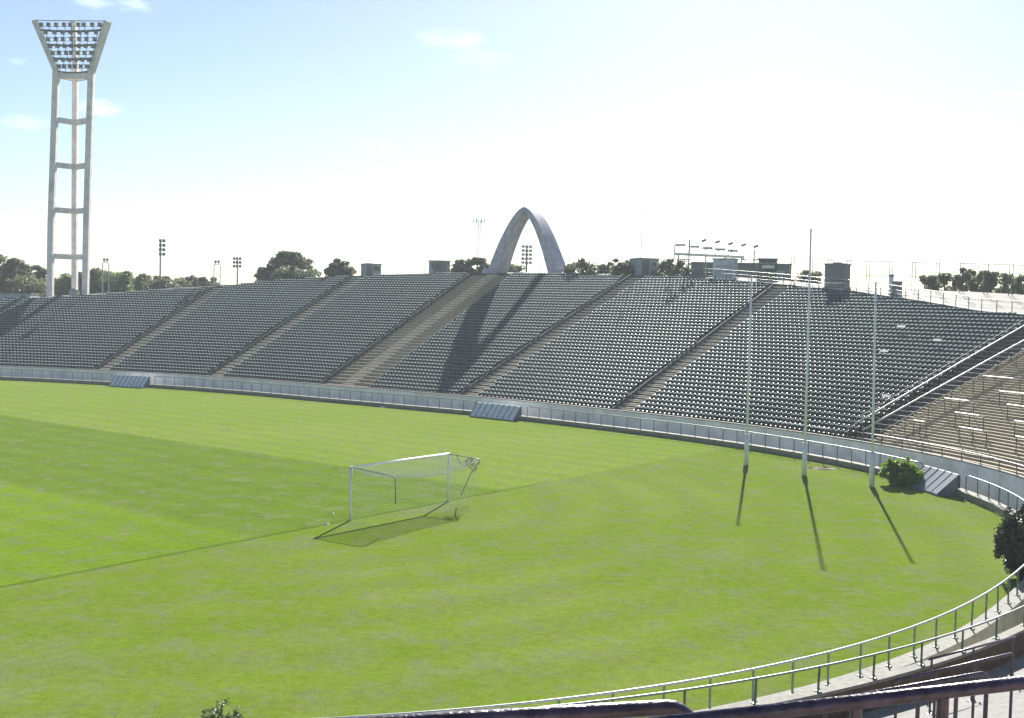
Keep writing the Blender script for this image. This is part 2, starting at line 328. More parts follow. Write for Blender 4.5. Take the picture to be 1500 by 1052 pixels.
cn = NN.new('ShaderNodeTexNoise'); cn.inputs['Scale'].default_value = 30; cn.inputs['Detail'].default_value = 7; cn.inputs['Roughness'].default_value = 0.62
LL.new(mpn.outputs['Vector'], cn.inputs['Vector'])
acc = None
for px, py, rx, ry, amt in ((152, 3, 80, 24, 1.0), (148, 161, 42, 16, 0.9), (665, 57, 62, 22, 0.55), (715, 90, 62, 22, 0.45), (545, 213, 50, 18, 0.3), (250, 325, 160, 22, 0.5), (25, 178, 50, 14, 0.45), (35, 330, 60, 14, 0.4), (28, 90, 18, 9, 0.4), (-260, 60, 180, 60, 0.8), (1700, 140, 220, 60, 0.5)):
    r2 = cloud(px, py, rx, ry)
    mr = NN.new('ShaderNodeMapRange'); mr.inputs[1].default_value = 0.0; mr.inputs[2].default_value = 1.6; mr.inputs[3].default_value = 0.22; mr.inputs[4].default_value = -0.4; LL.new(r2, mr.inputs[0])
    ad = NN.new('ShaderNodeMath'); ad.operation = 'ADD'; LL.new(mr.outputs[0], ad.inputs[0]); LL.new(cn.outputs['Fac'], ad.inputs[1])
    m2 = NN.new('ShaderNodeMapRange'); m2.interpolation_type = 'SMOOTHSTEP'; m2.inputs[1].default_value = 0.45; m2.inputs[2].default_value = 0.95; m2.inputs[4].default_value = amt; LL.new(ad.outputs[0], m2.inputs[0])
    if acc is None: acc = m2.outputs[0]
    else:
        mm = NN.new('ShaderNodeMath'); mm.operation = 'MAXIMUM'; LL.new(acc, mm.inputs[0]); LL.new(m2.outputs[0], mm.inputs[1]); acc = mm.outputs[0]
mix = NN.new('ShaderNodeMix'); mix.data_type = 'RGBA'; mix.blend_type = 'ADD'; mix.inputs[7].default_value = (5.0, 5.0, 4.9, 1)
veil = NN.new('ShaderNodeMath'); veil.operation = 'ADD'; veil.use_clamp = True; LL.new(acc, veil.inputs[0]); veil.inputs[1].default_value = 0.04; LL.new(veil.outputs[0], mix.inputs[0]); LL.new(sky.outputs['Color'], mix.inputs[6]); LL.new(mix.outputs[2], bg.inputs['Color']); bg.inputs['Strength'].default_value = 0.052
SC.view_settings.view_transform = 'Standard'; SC.view_settings.look = 'None'; SC.view_settings.gamma = 1; SC.view_settings.use_curve_mapping = False
SC.view_settings.exposure = 1.3
# ------------------------------------------------------------------ setting: turf, kerb, moat, land
def ring(i0, i1, step, prof, mb=None):
    """sweep a profile of (distance, height) round the oval"""
    mb = mb or MB(); idx = list(np.arange(i0, i1 + 0.01, step))
    mb.grid([[pt(i, d, z) for d, z in (prof(i) if callable(prof) else prof)] for i in idx]); return mb
IA, IB = 430, 1300                                             # the stretch of the bowl that is built
pm = MB(); idx = list(range(0, NI, 6)); loops = []
cen = np.array([ex, ey])
fr = [0.0, 0.25, 0.5, 0.75, 1.0]
Vv = [P3(cen, 0)] + [P3(cen + (xy(i, 0.02) - cen) * f, 0) for f in fr[1:] for i in idx]
n = len(idx); Ff = [(0, 1 + j, 1 + (j + 1) % n) for j in range(n)]
for k in range(3):
    for j in range(n): Ff.append((1 + k * n + j, 1 + (k + 1) * n + j, 1 + (k + 1) * n + (j + 1) % n, 1 + k * n + (j + 1) % n))
pm.add(Vv, Ff); tag(pm.build('grass_pitch', MT['turf']), kind='structure')
tag(ring(0, NI, 3, [(0.02, 0.38), (0.6, 0.38)]).build('kerb', MT['kerb_top']), kind='structure')
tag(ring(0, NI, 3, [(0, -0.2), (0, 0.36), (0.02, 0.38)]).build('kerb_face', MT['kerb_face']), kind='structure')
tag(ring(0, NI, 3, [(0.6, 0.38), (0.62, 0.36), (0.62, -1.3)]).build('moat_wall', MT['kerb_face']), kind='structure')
tag(ring(0, NI, 4, [(0.6, -1.2), (2.62, -1.2)]).build('moat_floor', MT['moat']), kind='structure')
# weeds and long grass left standing along the foot of the kerb
def leaf_quads(P, size, rnd=rng, aspect=0.55):
    """small bent leaf faces with random orientation"""
    n = len(P); a = rnd.normal(size=(n, 3)); a /= np.linalg.norm(a, axis=1)[:, None]; b = rnd.normal(size=(n, 3))
    b -= a * (a * b).sum(1)[:, None]; b /= np.linalg.norm(b, axis=1)[:, None]
    s = (size * (0.6 + 0.8 * rnd.random(n)))[:, None] if np.ndim(size) == 0 else size[:, None]
    V = np.stack([P - a * s / 2, P + b * s * aspect / 2, P + a * s / 2, P - b * s * aspect / 2], 1).reshape(-1, 3)
    Fq = np.arange(4 * n).reshape(n, 4); return V, Fq
tg = MB(); Vt = []; Ft = []
for q in range(5200):
    i = rng.uniform(500, 1200); dd = -abs(rng.normal(0, 0.10)); hgt = rng.uniform(0.05, 0.2) * (1 if rng.random() < 0.85 else 1.7)
    p = pt(i, dd, 0); a = rng.uniform(0, 6.28); w = rng.uniform(0.01, 0.03); ln = rng.normal(0, 0.06, 2)
    t = np.array([math.cos(a) * w, math.sin(a) * w, 0]); k = len(Vt)
    Vt += [p - t, p + t, p + np.array([ln[0], ln[1], hgt])]; Ft.append((k, k + 1, k + 2))
tg.add(Vt, Ft); tag(tg.build('grass_tufts', MT['leaf_green']), kind='stuff', label='ragged long grass growing along the foot of the kerb', cat='grass')
ZG = 6.0
def land(i):
    r = rimd(i); z = rimz(i)
    return [(r + 3.3, z - 0.5), (r + 3.6, z - 0.02), (r + 9, z - 0.3), (r + 26, min(z - 1, ZG + 1)), (r + 60, ZG), (r + 300, ZG), (r + 1200, ZG), (r + 3500, ZG)]
MT['land'] = mat('dry parkland', (0.10, 0.12, 0.05), 0.95, 0, 0.4, 0.05)
tag(ring(0, NI, 8, land).build('ground', MT['land']), kind='structure')
# ------------------------------------------------------------------ perimeter wall
wl = thing('perimeter_wall', pt(800, 2.7, -1.2), 'long curved pale grey wall between the moat and the first row of seats', 'wall')
def rowprof(i, kmax, div=1):
    r = rimd(i); z = rimz(i); TREAD_, RISE_ = TREAD / div, RISE / div
    out = [(2.85, Z0)]
    for k in range(1, kmax * div):
        d = D0 + k * TREAD_; za = Z0 + (k - 1) * RISE_; zb = Z0 + k * RISE_
        out += [(min(d, r), min(za, z)), (min(d, r + 0.0005), min(zb, z))]
    return out
ring(IA, IB, 3, [(2.6, -1.4), (2.6, WALLTOP - 0.06)]).build('outer_face', MT['wall'], wl)
cp = ring(IA, IB, 3, [(2.57, WALLTOP - 0.08), (2.57, WALLTOP), (2.86, WALLTOP), (2.86, WALLTOP - 0.08)]); cp.build('coping', MT['kerb_top'], wl)
ring(IA, IB, 3, [(2.845, WALLTOP - 0.07), (2.845, Z0 - 0.4)]).build('inner_face', MT['brown'], wl)
# ------------------------------------------------------------------ stands
ISPLIT = 700
KM = 48
gs = thing('grandstand', pt(900, 3.2, Z0), 'sloping concrete grandstand packed with rows of dark seats', 'grandstand')
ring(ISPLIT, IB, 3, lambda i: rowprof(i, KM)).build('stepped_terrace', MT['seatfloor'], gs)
def walk(i): return [(rimd(i), rimz(i) - 0.004), (rimd(i) + 3.0, rimz(i) - 0.004)]
ring(ISPLIT, IB, 4, walk).build('upper_walkway', MT['kerb_top'], gs)
def backh(i): return float(np.interp(i, [690, 705, 726, 745, 760, 800], [1.7, 1.65, 1.35, 0.75, 0.35, 0.3]))
ring(ISPLIT, IB, 4, lambda i: [(rimd(i) + 3.0, rimz(i) - 0.01), (rimd(i) + 3.0 + backh(i) * 5.2, rimz(i) + backh(i)), (rimd(i) + 3.3 + backh(i) * 5.2, rimz(i) + backh(i)), (rimd(i) + 3.3 + backh(i) * 5.2, rimz(i) - 2)]).build('back_bank', MT['kerb_top'], gs)
te = thing('standing_terrace', pt(640, 3.2, Z0), 'bare concrete standing terrace curving round the near end of the oval', 'terrace')
ring(IA, 560, 2, lambda i: rowprof(i, KM, 2)).build('near_steps', MT['nearsteps'], te)
ring(560, ISPLIT, 2, lambda i: rowprof(i, KM, 2)).build('stepped_terrace', MT['terrace'], te)
ring(IA, ISPLIT, 4, walk).build('upper_walkway', MT['kerb_top'], te)
ring(560, ISPLIT, 4, lambda i: [(rimd(i) + 3.0, rimz(i) - 0.01), (rimd(i) + 11.8, rimz(i) + 1.7), (rimd(i) + 12.1, rimz(i) + 1.7), (rimd(i) + 12.1, rimz(i) - 2)]).build('back_bank', MT['kerb_top'], te)
ring(IA, 558, 4, lambda i: [(rimd(i) + 2.99, rimz(i)), (DCAM - 1.5, rimz(i)), (DCAM - 1.5, 8.65), (DCAM + 6, 8.65), (DCAM + 6, 5)]).build('viewing_platform', MT['terrace'], te)
# aisles: (index at the wall, index at the rim, half width, label)
AISLES = [(1133, 1134, 0.85, 'concrete aisle stairs farthest left in the seating'), (1063, 1064, 0.88, 'concrete aisle stairs second from the left'), (958, 977, 3.3, 'broad bare stairway strip climbing to the arch'), (865, 855, 0.92, 'concrete aisle stairs right of the arch'), (782, 785, 0.92, 'pale stepped aisle stairs behind the three tall poles'), (701, 704, 1.1, None)]
def aidx(a, d): return a[0] + (a[1] - a[0]) * (d - D0) / 30.0
for a in AISLES[:5]:
    st = MB(); sw = MB(); ic = aidx(a, 18); R_ = rimd(ic); half = a[2] if a[2] < 2 else 0.85
    nst = int((R_ - D0) / (TREAD / 2))
    for k in range(nst):                                         # half steps between the rows
        d = D0 + k * TREAD / 2; i = aidx(a, d); nn = nrm(i); z = Z0 + (k // 2) * RISE + (RISE / 2 if k % 2 else 0)
        if k % 2: st.box(pt(i, d + TREAD / 4, z - RISE / 2 + 0.003), (half * 2, TREAD / 2 - 0.01, RISE / 2), ax=(nn[1], -nn[0], 0))
        else: st.box(pt(i, d + TREAD / 4, z - 0.02), (half * 2 - 0.02, TREAD / 2 - 0.01, 0.026), ax=(nn[1], -nn[0], 0))
    s_ = st.build('aisle_stairs', MT['stair'], gs); s_['label'] = a[3]
    if a[2] > 2:                                                  # bare steps either side of the broad stairway
        gr_ = []
        for k in range(1, int((R_ - D0) / TREAD)):
            for d, z in ((D0 + k * TREAD - 0.004, Z0 + (k - 1) * RISE + 0.004), (D0 + k * TREAD - 0.004, Z0 + k * RISE + 0.004)):
                ic2 = aidx(a, d); per_m = 1.0 / float(np.linalg.norm(xy(ic2 + 0.5, d) - xy(ic2 - 0.5, d)))
                gr_.append([pt(ic2 + t_ * (a[2] - 0.02) * per_m, d, z) for t_ in np.linspace(-1, 1, 15)])
        bs_ = MB(); bs_.grid(gr_); bs_.build('bare_steps', MT['barestep'], gs)
    for sg in ((1,) if a[2] < 2 else (1, -1)):                    # low side wall at the end of the seat rows
        rows = []
        for d in np.arange(D0, R_ + 0.01, 1.5):
            i = aidx(a, d); nn = nrm(i); tt = np.array([nn[1], -nn[0], 0]) * -sg; z = Z0 + (d - D0) * SLOPE; c = pt(i, d, 0) + tt * (a[2] + 0.08)
            rows.append([c - tt * 0.07 + np.array([0, 0, z - 0.4]), c - tt * 0.07 + np.array([0, 0, z + 0.26]), c + tt * 0.07 + np.array([0, 0, z + 0.26]), c + tt * 0.07 + np.array([0, 0, z - 0.4])])
        sw.grid(rows)
    sw.build('aisle_side_wall', MT['seatfloor'], gs)  # same shade-darkened concrete as the seat floor
# ------------------------------------------------------------------ seats
def seat_mesh(cols, prof):
    V = []; Fc = []
    for r, (y, z, w, cup) in enumerate(prof):
        for c in range(cols):
            t = c / (cols - 1) * 2 - 1
            V.append((t * w / 2, y - cup * t * t, z + (0.02 * t * t if r < 4 else -0.03 * t * t * (r == len(prof) - 1))))
    for r in range(len(prof) - 1):
        for c in range(cols - 1): Fc.append((r * cols + c, r * cols + c + 1, (r + 1) * cols + c + 1, (r + 1) * cols + c))
    return V, Fc
PROF = [(-0.18, 0.34, 0.32, 0), (-0.16, 0.385, 0.35, 0), (0.02, 0.37, 0.35, 0), (0.13, 0.395, 0.35, 0.01), (0.175, 0.49, 0.35, 0.03), (0.2, 0.618, 0.35, 0.032), (0.215, 0.668, 0.34, 0.032), (0.228, 0.698, 0.27, 0.028)]
SV, SF = seat_mesh(5, PROF)
def legs_of():
    b = MB(); nt_ = len(SF) - 8; b.add(SV, SF[:nt_]); b.f += SF[nt_:]; b.mi += [1] * 8
    b.box((0, 0.05, 0), (0.07, 0.12, 0.40)); b.box((0, 0.05, 0.0), (0.2, 0.16, 0.02)); return b
one = legs_of(); seat_me = bpy.data.meshes.new('stadium_seat'); seat_me.from_pydata(one.v, [], one.f); seat_me.materials.append(MT['seat']); seat_me.materials.append(MT['seattop']); seat_me.polygons.foreach_set('material_index', one.mi); seat_me.update()
PROFL = [PROF[k] for k in (0, 1, 3, 4, 5, 6, 7)]; LV, LF = seat_mesh(4, PROFL); LM = [0] * (len(LF) - 6) + [1] * 6 + [0]; LV = LV + [(-0.04, 0.05, 0.0), (0.04, 0.05, 0.0), (0.04, 0.05, 0.4), (-0.04, 0.05, 0.4)]; LF = LF + [(len(LV) - 4, len(LV) - 3, len(LV) - 2, len(LV) - 1)]
LV = np.array(LV)
places = []
for k in range(1, KM):
    d = D0 + k * TREAD + 0.37; z = Z0 + k * RISE
    ii = np.arange(699, 1236, 1.0); P = np.array([xy(i, d) for i in ii]); s = np.r_[0, np.cumsum(np.hypot(*np.diff(P, axis=0).T))]
    ac = [(float(np.interp(aidx(a, d), ii, s)), a[2]) for a in AISLES]
    q = 0.23 * (k % 2)
    while q < s[-1]:
        i = float(np.interp(q, s, ii)); ok = z + 0.55 < rimz(i) and all(abs(q - c) > w + 0.3 for c, w in ac)
        if ok:
            p = P3(xy(i, d), z); n_ = nrm(i); places.append((p, math.atan2(-n_[0], n_[1]) + rng.normal(0, 0.015), k))
        q += 0.465
vis = []
for j, (p, a, k) in enumerate(places):
    X, Y = proj(p + np.array([0, 0, 0.6]))
    if 4 < X < 1496 and 4 < Y < 1048: vis.append((float(np.linalg.norm(p - CAM)), j))
vis.sort(); near = set(j for _, j in vis[:300])
ORD = ['', 'lowest', 'second', 'third', 'fourth', 'fifth', 'sixth', 'seventh', 'eighth', 'ninth', 'tenth', 'eleventh', 'twelfth', 'thirteenth', 'fourteenth', 'fifteenth', 'sixteenth', 'seventeenth', 'eighteenth', 'nineteenth', 'twentieth']
NV = len(LV); allV = []; allF = []; allM = []; base = 0
for j, (p, a, k) in enumerate(places):
    if j in near:
        o = bpy.data.objects.new('stadium_seat', seat_me); COL.objects.link(o); o.location = Vector(p); o.rotation_euler = (0, 0, a)
        rn = ('lowest' if k == 1 else ORD[k] if k < len(ORD) else 'upper')
        tag(o, 'dark grey plastic seat in the %s row from the wall, nearest the stair handrails' % rn, 'seat', 'seats in the %s row beside the stair handrails' % rn)
    else:
        ca, sa = math.cos(a), math.sin(a)
        allV.append(np.stack([p[0] + LV[:, 0] * ca - LV[:, 1] * sa, p[1] + LV[:, 0] * sa + LV[:, 1] * ca, p[2] + LV[:, 2]], 1)); allF.extend([tuple(v + base for v in f) for f in LF]); allM += LM; base += NV
sb = MB(); sb.v = np.concatenate(allV).tolist(); sb.f = allF; sb.mi = allM
tag(sb.build('seat_rows', [MT['seat'], MT['seattop']]), 'thousands of dark grey seats in rows up the far stand', 'seats', None, 'stuff')
print('seats', len(places))
# ------------------------------------------------------------------ railings
def arc_len(i0, i1, d):
    ii = np.arange(i0, i1 + 0.01, 1.0); P = np.array([xy(i, d) for i in ii]); s = np.r_[0, np.cumsum(np.hypot(*np.diff(P, axis=0).T))]; return ii, s
def railing(name, i0, i1, dfun, zfun, h, spacing, label, cat, r=0.03, rails=(1.0,), pm_=None, tm=None, pr=0.025, group=None, foot=True):
    dm = dfun if callable(dfun) else (lambda i: dfun); zm = zfun if callable(zfun) else (lambda i: zfun)
    ii = np.arange(i0, i1 + 0.01, 1.0); P = np.array([xy(i, dm(i)) for i in ii]); s = np.r_[0, np.cumsum(np.hypot(*np.diff(P, axis=0).T))]
    nn = max(1, round(s[-1] / spacing)); st = [float(np.interp(q, s, ii)) for q in np.linspace(0, s[-1], nn + 1)]
    im = (i0 + i1) / 2; t = thing(name, pt(im, dm(im), zm(im)), label, cat, group)
    for f in rails:
        b = MB(); b.tube([pt(i, dm(i), zm(i) + h * f) for i in np.arange(i0, i1 + 0.01, 2 if i1 - i0 > 4 else (i1 - i0) / 2)], r if f == 1.0 else r * 0.7, 8); b.build('top_rail' if f == 1.0 else 'lower_rail', tm or MT['galv'], t, smooth=True)
    for i in st:
        b = MB(); j = rng.normal(0, 0.012, 2)
        b.tube([pt(i, dm(i), zm(i)), pt(i, dm(i), zm(i) + h - r * 0.8) + np.array([j[0], j[1], 0])], pr, 8)
        if foot: b.box(pt(i, dm(i), zm(i)), (0.16, 0.10, 0.02), ax=nrm(i)); b.tube([pt(i, dm(i) + 0.11, zm(i) + 0.0), pt(i, dm(i) + 0.02, zm(i) + 0.10)], 0.012, 5)
        b.build('post', pm_ or MT['post'], t)
    return t
def sect(i0, i1, lab): railing('field_railing', i0, i1, 0.32, 0.38, 0.9, 1.4, lab, 'railing', 0.034, pr=0.031)
sect(440, 655, 'grey pipe railing on the kerb in the near right foreground')
sect(670, 815, 'grey pipe railing on the kerb behind the three tall poles')
sect(845, 1087, 'long grey pipe railing on the kerb below the arch')
sect(1114, 1200, 'grey pipe railing on the kerb at the far left below the light tower')
railing('terrace_railing', 440, 697, 2.72, WALLTOP, 0.58, 1.9, 'low grey pipe railing on top of the brown inner wall of the near terrace', 'railing', 0.028, pr=0.028)
railing('terrace_railing', 705, 728, 2.74, WALLTOP, 0.5, 1.5, 'short dark railing on the wall top below the nearest seats', 'railing', 0.022, pm_=MT['darksteel'], tm=MT['darksteel'], pr=0.022, foot=False)
# handrails of the stair between seats and terrace; they follow the slope
def slope_rail(name, i0, i1, d0, d1, h, label, r, mt, pmt, spacing, rails=(1.0,)):
    def ix(d): return i0 + (i1 - i0) * (d - d0) / (d1 - d0)
    def zz(d): return Z0 + (d - D0) * SLOPE
    t = thing(name, pt(i0, d0, zz(d0)), label, 'handrail', 'handrails of the stair between seats and terrace')
    for f in rails:
        b = MB(); b.tube([pt(ix(d), d, zz(d) + h * f) for d in np.linspace(d0, d1, 12)], r, 8); b.build('top_rail' if f == 1 else 'lower_rail', mt, t, smooth=True)
    for d in np.linspace(d0 + 0.1, d1 - 0.1, max(2, int((d1 - d0) / spacing))):
        b = MB(); b.tube([pt(ix(d), d, zz(d) - 0.33), pt(ix(d), d, zz(d) + h - r)], 0.028, 6); b.box(pt(ix(d), d, surf(d)), (0.14, 0.14, 0.03)); b.build('post', pmt, t)
slope_rail('stair_handrail', 707.5, 705.5, 4.2, rimd(704), 0.75, 'thin dark handrail at the edge of the seats beside the stair', 0.022, MT['darksteel'], MT['darksteel'], 2.0)
slope_rail('stair_handrail', 705, 703, 4.1, rimd(703), 0.9, 'pale metal handrail on the seat side of the stair', 0.055, MT['railpaint'], MT['rust'], 2.6)
slope_rail('stair_handrail', 701, 698, 4.1, rimd(698), 0.9, 'pale metal handrail on the terrace side of the stair', 0.055, MT['railpaint'], MT['rust'], 2.6)
slope_rail('stair_handrail', 696.3, 695.5, 4.2, rimd(696), 0.9, 'rusty posted fence rail along the edge of the bare terrace', 0.035, MT['stair'], MT['rust'], 1.9, (1.0, 0.45))
# crush barriers on the terrace at the right: whitish top bar on dark posts
def barrier(i0, i1, d, label, h=0.92):
    k = math.floor((d - D0) / TREAD); z = Z0 + k * RISE; h = Z0 + (d - D0) * SLOPE + h - z
    t = thing('crush_barrier', pt((i0 + i1) / 2, d, z), label, 'barrier', 'crush barriers on the bare right terrace')
    b = MB(); b.tube([pt(i, d, z + h) for i in np.linspace(i0, i1, 5)], 0.05, 8); b.build('top_rail', MT['railpaint'], t, smooth=True)
    for i in np.linspace(i0 + 0.15, i1 - 0.15, 3):
        b = MB(); b.tube([pt(i, d, z), pt(i, d, z + h - 0.04)], 0.03, 6); b.box(pt(i, d, z), (0.16, 0.16, 0.02)); b.build('post', MT['rust'], t)
for i0, i1, d, lab in ((687, 695, 13.3, 'pale topped crush barrier highest on the right terrace beside the stair rails'), (677, 687, 11.36, 'pale topped crush barrier one row below the highest, at the right edge'), (688, 695, 9.6, 'pale topped crush barrier midway up beside the stair rails'), (671, 681, 9.73, 'pale topped crush barrier midway up at the right edge'), (681, 688, 7.9, 'pale topped crush barrier in the third line up, left one'), (664, 674, 7.89, 'pale topped crush barrier in the third line up, right one'), (690, 693.5, 6.2, 'short crush barrier lowest on the terrace near the stair foot'), (675, 682, 6.2, 'pale topped crush barrier lowest on the terrace, middle one'), (658, 668, 6.22, 'pale topped crush barrier lowest on the terrace, right one'), (672, 682, 13.4, 'crush barrier high on the terrace, farther right'), (664, 673, 15.0, 'crush barrier high on the terrace beyond the right edge')):
    barrier(i0, i1, d, lab)
# barriers and railings just below the camera: level pipes
def level_pair(pa, pb, Db):
    B = at(*pb, Db); A = gnd(*pa, B[2]); return A, B
def floor_at(p):
    i, d = locate(p); return min(surf(d), rimz(i)) if d > 2.85 else Z0
def pipe_barrier(pa, pb, Db, r, label, posts, mt, elbow_b=True, elbow_a=False, name='crush_barrier', er=0.12, pr=None, ext_a=0.0, ext_b=0.0):
    A, B = level_pair(pa, pb, Db); u = (B - A) / np.linalg.norm(B - A); A = A - u * ext_a; B = B + u * ext_b
    t = thing(name, (A + B) / 2 * [1, 1, 0] + np.array([0, 0, floor_at((A + B) / 2)]), label, 'railing' if name == 'pipe_railing' else 'barrier')
    path = []
    def elbow(p, s):
        return [p - s * u * er + s * u * er * math.sin(q) + np.array([0, 0, -er * (1 - math.cos(q))]) for q in np.linspace(0, math.pi / 2, 7)]
    if elbow_a: e = elbow(A, -1); path += [np.array([A[0], A[1], floor_at(A)])] + e[::-1]
    else: path += [A]
    if elbow_b: e = elbow(B, 1); path += e + [np.array([B[0], B[1], floor_at(B)])]
    else: path += [B]
    b = MB(); b.tube(path, r, 14); b.build('top_rail', mt, t, smooth=True)
    for f in posts:
        c = A + (B - A) * f; fl = floor_at(c); b = MB(); b.tube([(c[0], c[1], fl), (c[0], c[1], c[2] - r * 0.7)], pr or r * 0.9, 10); b.box((c[0], c[1], fl), (0.15, 0.15, 0.02)); b.tube([(c[0] + 0.12, c[1], fl), (c[0], c[1], fl + 0.12)], 0.012, 5); b.build('post', mt, t, smooth=False)
pipe_barrier((1361, 966), (1487, 933), 26.5, 0.027, 'thin dark pipe barrier nearest the brown inner wall', (0.03, 0.5, 0.97), MT['darkpipe'], False)
pipe_barrier((1310, 998), (1484, 957), 20.0, 0.027, 'dark pipe barrier second from the brown inner wall', (0.02, 0.33, 0.66), MT['darkpipe'], True, er=0.06)
pipe_barrier((1180, 1033), (1446, 985), 13.2, 0.027, 'dark pipe barrier with a bent end just beyond the thick purple pipe', (0.1, 0.6, 0.82), MT['darkpipe'], True, er=0.10)
pipe_barrier((1062, 1050), (1500, 1000), 5.3, 0.033, 'thick purple pipe railing across the bottom right corner', (0.45, 0.62), MT['darkpipe'], True, False, 'pipe_railing', 0.12, 0.028, 0.6, 0.6)
pipe_barrier((640, 1056), (1018, 1034), 5.0, 0.036, 'thick dark pipe railing with a bent end at the bottom edge', (0.35, 0.7), MT['darkpipe'], True, True, 'pipe_railing', 0.14, 0.028, 0.5, 0.0)
# rim railing and back fences
railing('rim_railing', 700, 826, lambda i: rimd(i) + 0.3, lambda i: rimz(i), 1.05, 1.55, 'low three bar railing along the right rim above the seats', 'railing', 0.03, (1.0, 0.62, 0.3), MT['darksteel'], MT['railpaint'], 0.035, foot=False)
def bz(i): return backh(i) if i < 800 else 0.0
def bo(i): return bz(i) * 4.2
def fence(i0, i1, off, h, label, spacing, pair=0.0, rails=(1.0, 0.5), r=0.03, m=None, group=None):
    ii, s = arc_len(i0, i1, rimd((i0 + i1) / 2) + off); im = (i0 + i1) / 2; t = thing('rim_fence', pt(im, rimd(im) + off, rimz(im)), label, 'fence', group)
    for f in rails:
        b = MB(); b.tube([pt(i, rimd(i) + off + bo(i), rimz(i) + bz(i) + h * f) for i in np.arange(i0, i1 + 0.1, 2)], r, 5); b.build('top_rail' if f == 1 else 'lower_rail', m or MT['steel'], t)
    for q in np.linspace(0, s[-1], max(2, int(s[-1] / spacing))):
        i = float(np.interp(q, s, ii)); b = MB()
        for o in ((-pair / 2, pair / 2) if pair else (0,)):
            nn = nrm(i); c = pt(i, rimd(i) + off + bo(i), rimz(i) + bz(i) - 0.2) + np.array([nn[1], -nn[0], 0]) * o
            b.tube([c, c + np.array([0, 0, h + 0.25])], r * 1.15, 6)
        b.build('post', m or MT['steel'], t)
fence(694, 792, 3.4, 2.7, 'tall open fence of paired grey posts behind the right rim', 2.2, 0.34, (1.0, 0.48), 0.032, MT['darksteel'])
fence(860, 1050, 3.6, 1.9, 'thin wire fence along the rim either side of the arch', 3.2, 0, (1.0, 0.66, 0.33), 0.03)
fence(794, 856, 3.6, 2.1, 'thin wire fence behind the floodlight gantry', 3.0, 0, (1.0, 0.5), 0.022)
fence(1066, 1160, 3.6, 1.6, 'thin wire fence along the left rim before the trees', 3.4, 0, (1.0, 0.5), 0.02)
# ------------------------------------------------------------------ shelters along the kerb: sloped panelled covers
def cover(i0, i1, label, npan, out=1.15, zt=1.22, m='coverlight'):
    ic = (i0 + i1) / 2; t = thing('bench_shelter', pt(ic, -0.5, 0), label, 'shelter', 'sloped shelters along the kerb')
    b = MB(); ii = np.linspace(i0, i1, npan + 1)
    b.grid([[pt(i, -out, 0.03), pt(i, -out, 0.12), pt(i, 0.1, zt), pt(i, 0.22, zt), pt(i, 0.22, 0.42)] for i in ii]); b.build('sloped_panel', MT[m], t)
    rb = MB()
    for i in ii: rb.beam(pt(i, -out - 0.01, 0.10), pt(i, 0.12, zt + 0.02), 0.07, 0.05)
    rb.build('panel_frame', MT['coverdark'], t)
    for i, s in ((i0, 1), (i1, -1)):
        e = MB(); n_ = nrm(i); tt = np.array([n_[1], -n_[0], 0]) * 0.02 * s
        V = [pt(i, -out, 0.0) + tt, pt(i, 0.1, 0.0) + tt, pt(i, 0.1, zt - 0.03) + tt, pt(i, -out, 0.1) + tt]; V += [v - 2 * tt for v in V]
        e.add(V, [(0, 1, 2, 3), (7, 6, 5, 4), (0, 4, 5, 1), (1, 5, 6, 2), (2, 6, 7, 3), (3, 7, 4, 0)]); e.build('end_panel', MT['coverdark'], t)
cover(656.5, 668.5, 'dark sloped bench shelter beside the round green bush', 5, m='cover')
cover(817.5, 843, 'blue grey sloped bench shelter below the pale aisle right of the arch', 8, 0.9)
cover(1089.5, 1111, 'small blue grey sloped bench shelter far left along the kerb', 8, 0.9)
# ------------------------------------------------------------------ poles behind the goal
for (bx, by), (tx, ty), lab in (((1093, 682), (1101, 405), 'left of the three tall thin white poles behind the goal'), ((1178, 697), (1188, 335), 'tallest thin white pole, in the middle of the three'), ((1277, 713), (1283, 413), 'right of the three tall thin white poles, by the round bush')):
    B = gnd(bx, by); T = at(tx, ty, B[1]); t = thing('tall_pole', B, lab, 'pole', 'three tall poles behind the goal')
    hh = T[2]; b = MB(); b.tube([B, B + (T - B) * 0.5, T], [0.085, 0.075, 0.055], 10); b.build('pole_shaft', MT['white'], t, smooth=True)
    b = MB(); b.tube([B + np.array([0, 0, -0.05]), B + (T - B) * (2.1 / hh)], [0.17, 0.15], 12); b.build('base_sleeve', MT['white'], t, smooth=True)
    b = MB(); b.tube([T - np.array([0, 0, 0.08]), T - np.array([0, 0, 0.08]) + np.array([0.25, 0, 0])], 0.02, 6); b.build('pulley_arm', MT['steel'], t)
# ------------------------------------------------------------------ football goal
gl, gr = P3(GL, 0), P3(GR, 0); GH = 2.5
g = thing('football_goal', (gl + gr) / 2, 'white football goal with a sagging net on the grass', 'goal')
ev = P3(GE, 0); up = np.array([0, 0, 1.0])
for p in (gl, gr):
    b = MB(); b.tube([p - up * 0.05, p + up * (GH + 0.06)], 0.062, 12); b.build('goal_post', MT['white'], g, smooth=True)
b = MB(); uu = (gr - gl) / np.linalg.norm(gr - gl); b.tube([gl + up * GH - uu * 0.06, gr + up * GH + uu * 0.06], 0.062, 12); b.build('crossbar', MT['white'], g, smooth=True)
bl, br = gl + ev * 2.75 + up * 2.38, gr + ev * 2.0 + up * 2.42
def sag(a, c, s, n=10): return [a + (c - a) * f - up * s * 4 * f * (1 - f) for f in np.linspace(0, 1, n)]
arm_l = sag(gl + up * GH, bl, -0.02, 6) + [bl - up * 0.12 + ev * 0.07, bl - up * 1.25 + ev * 0.12]
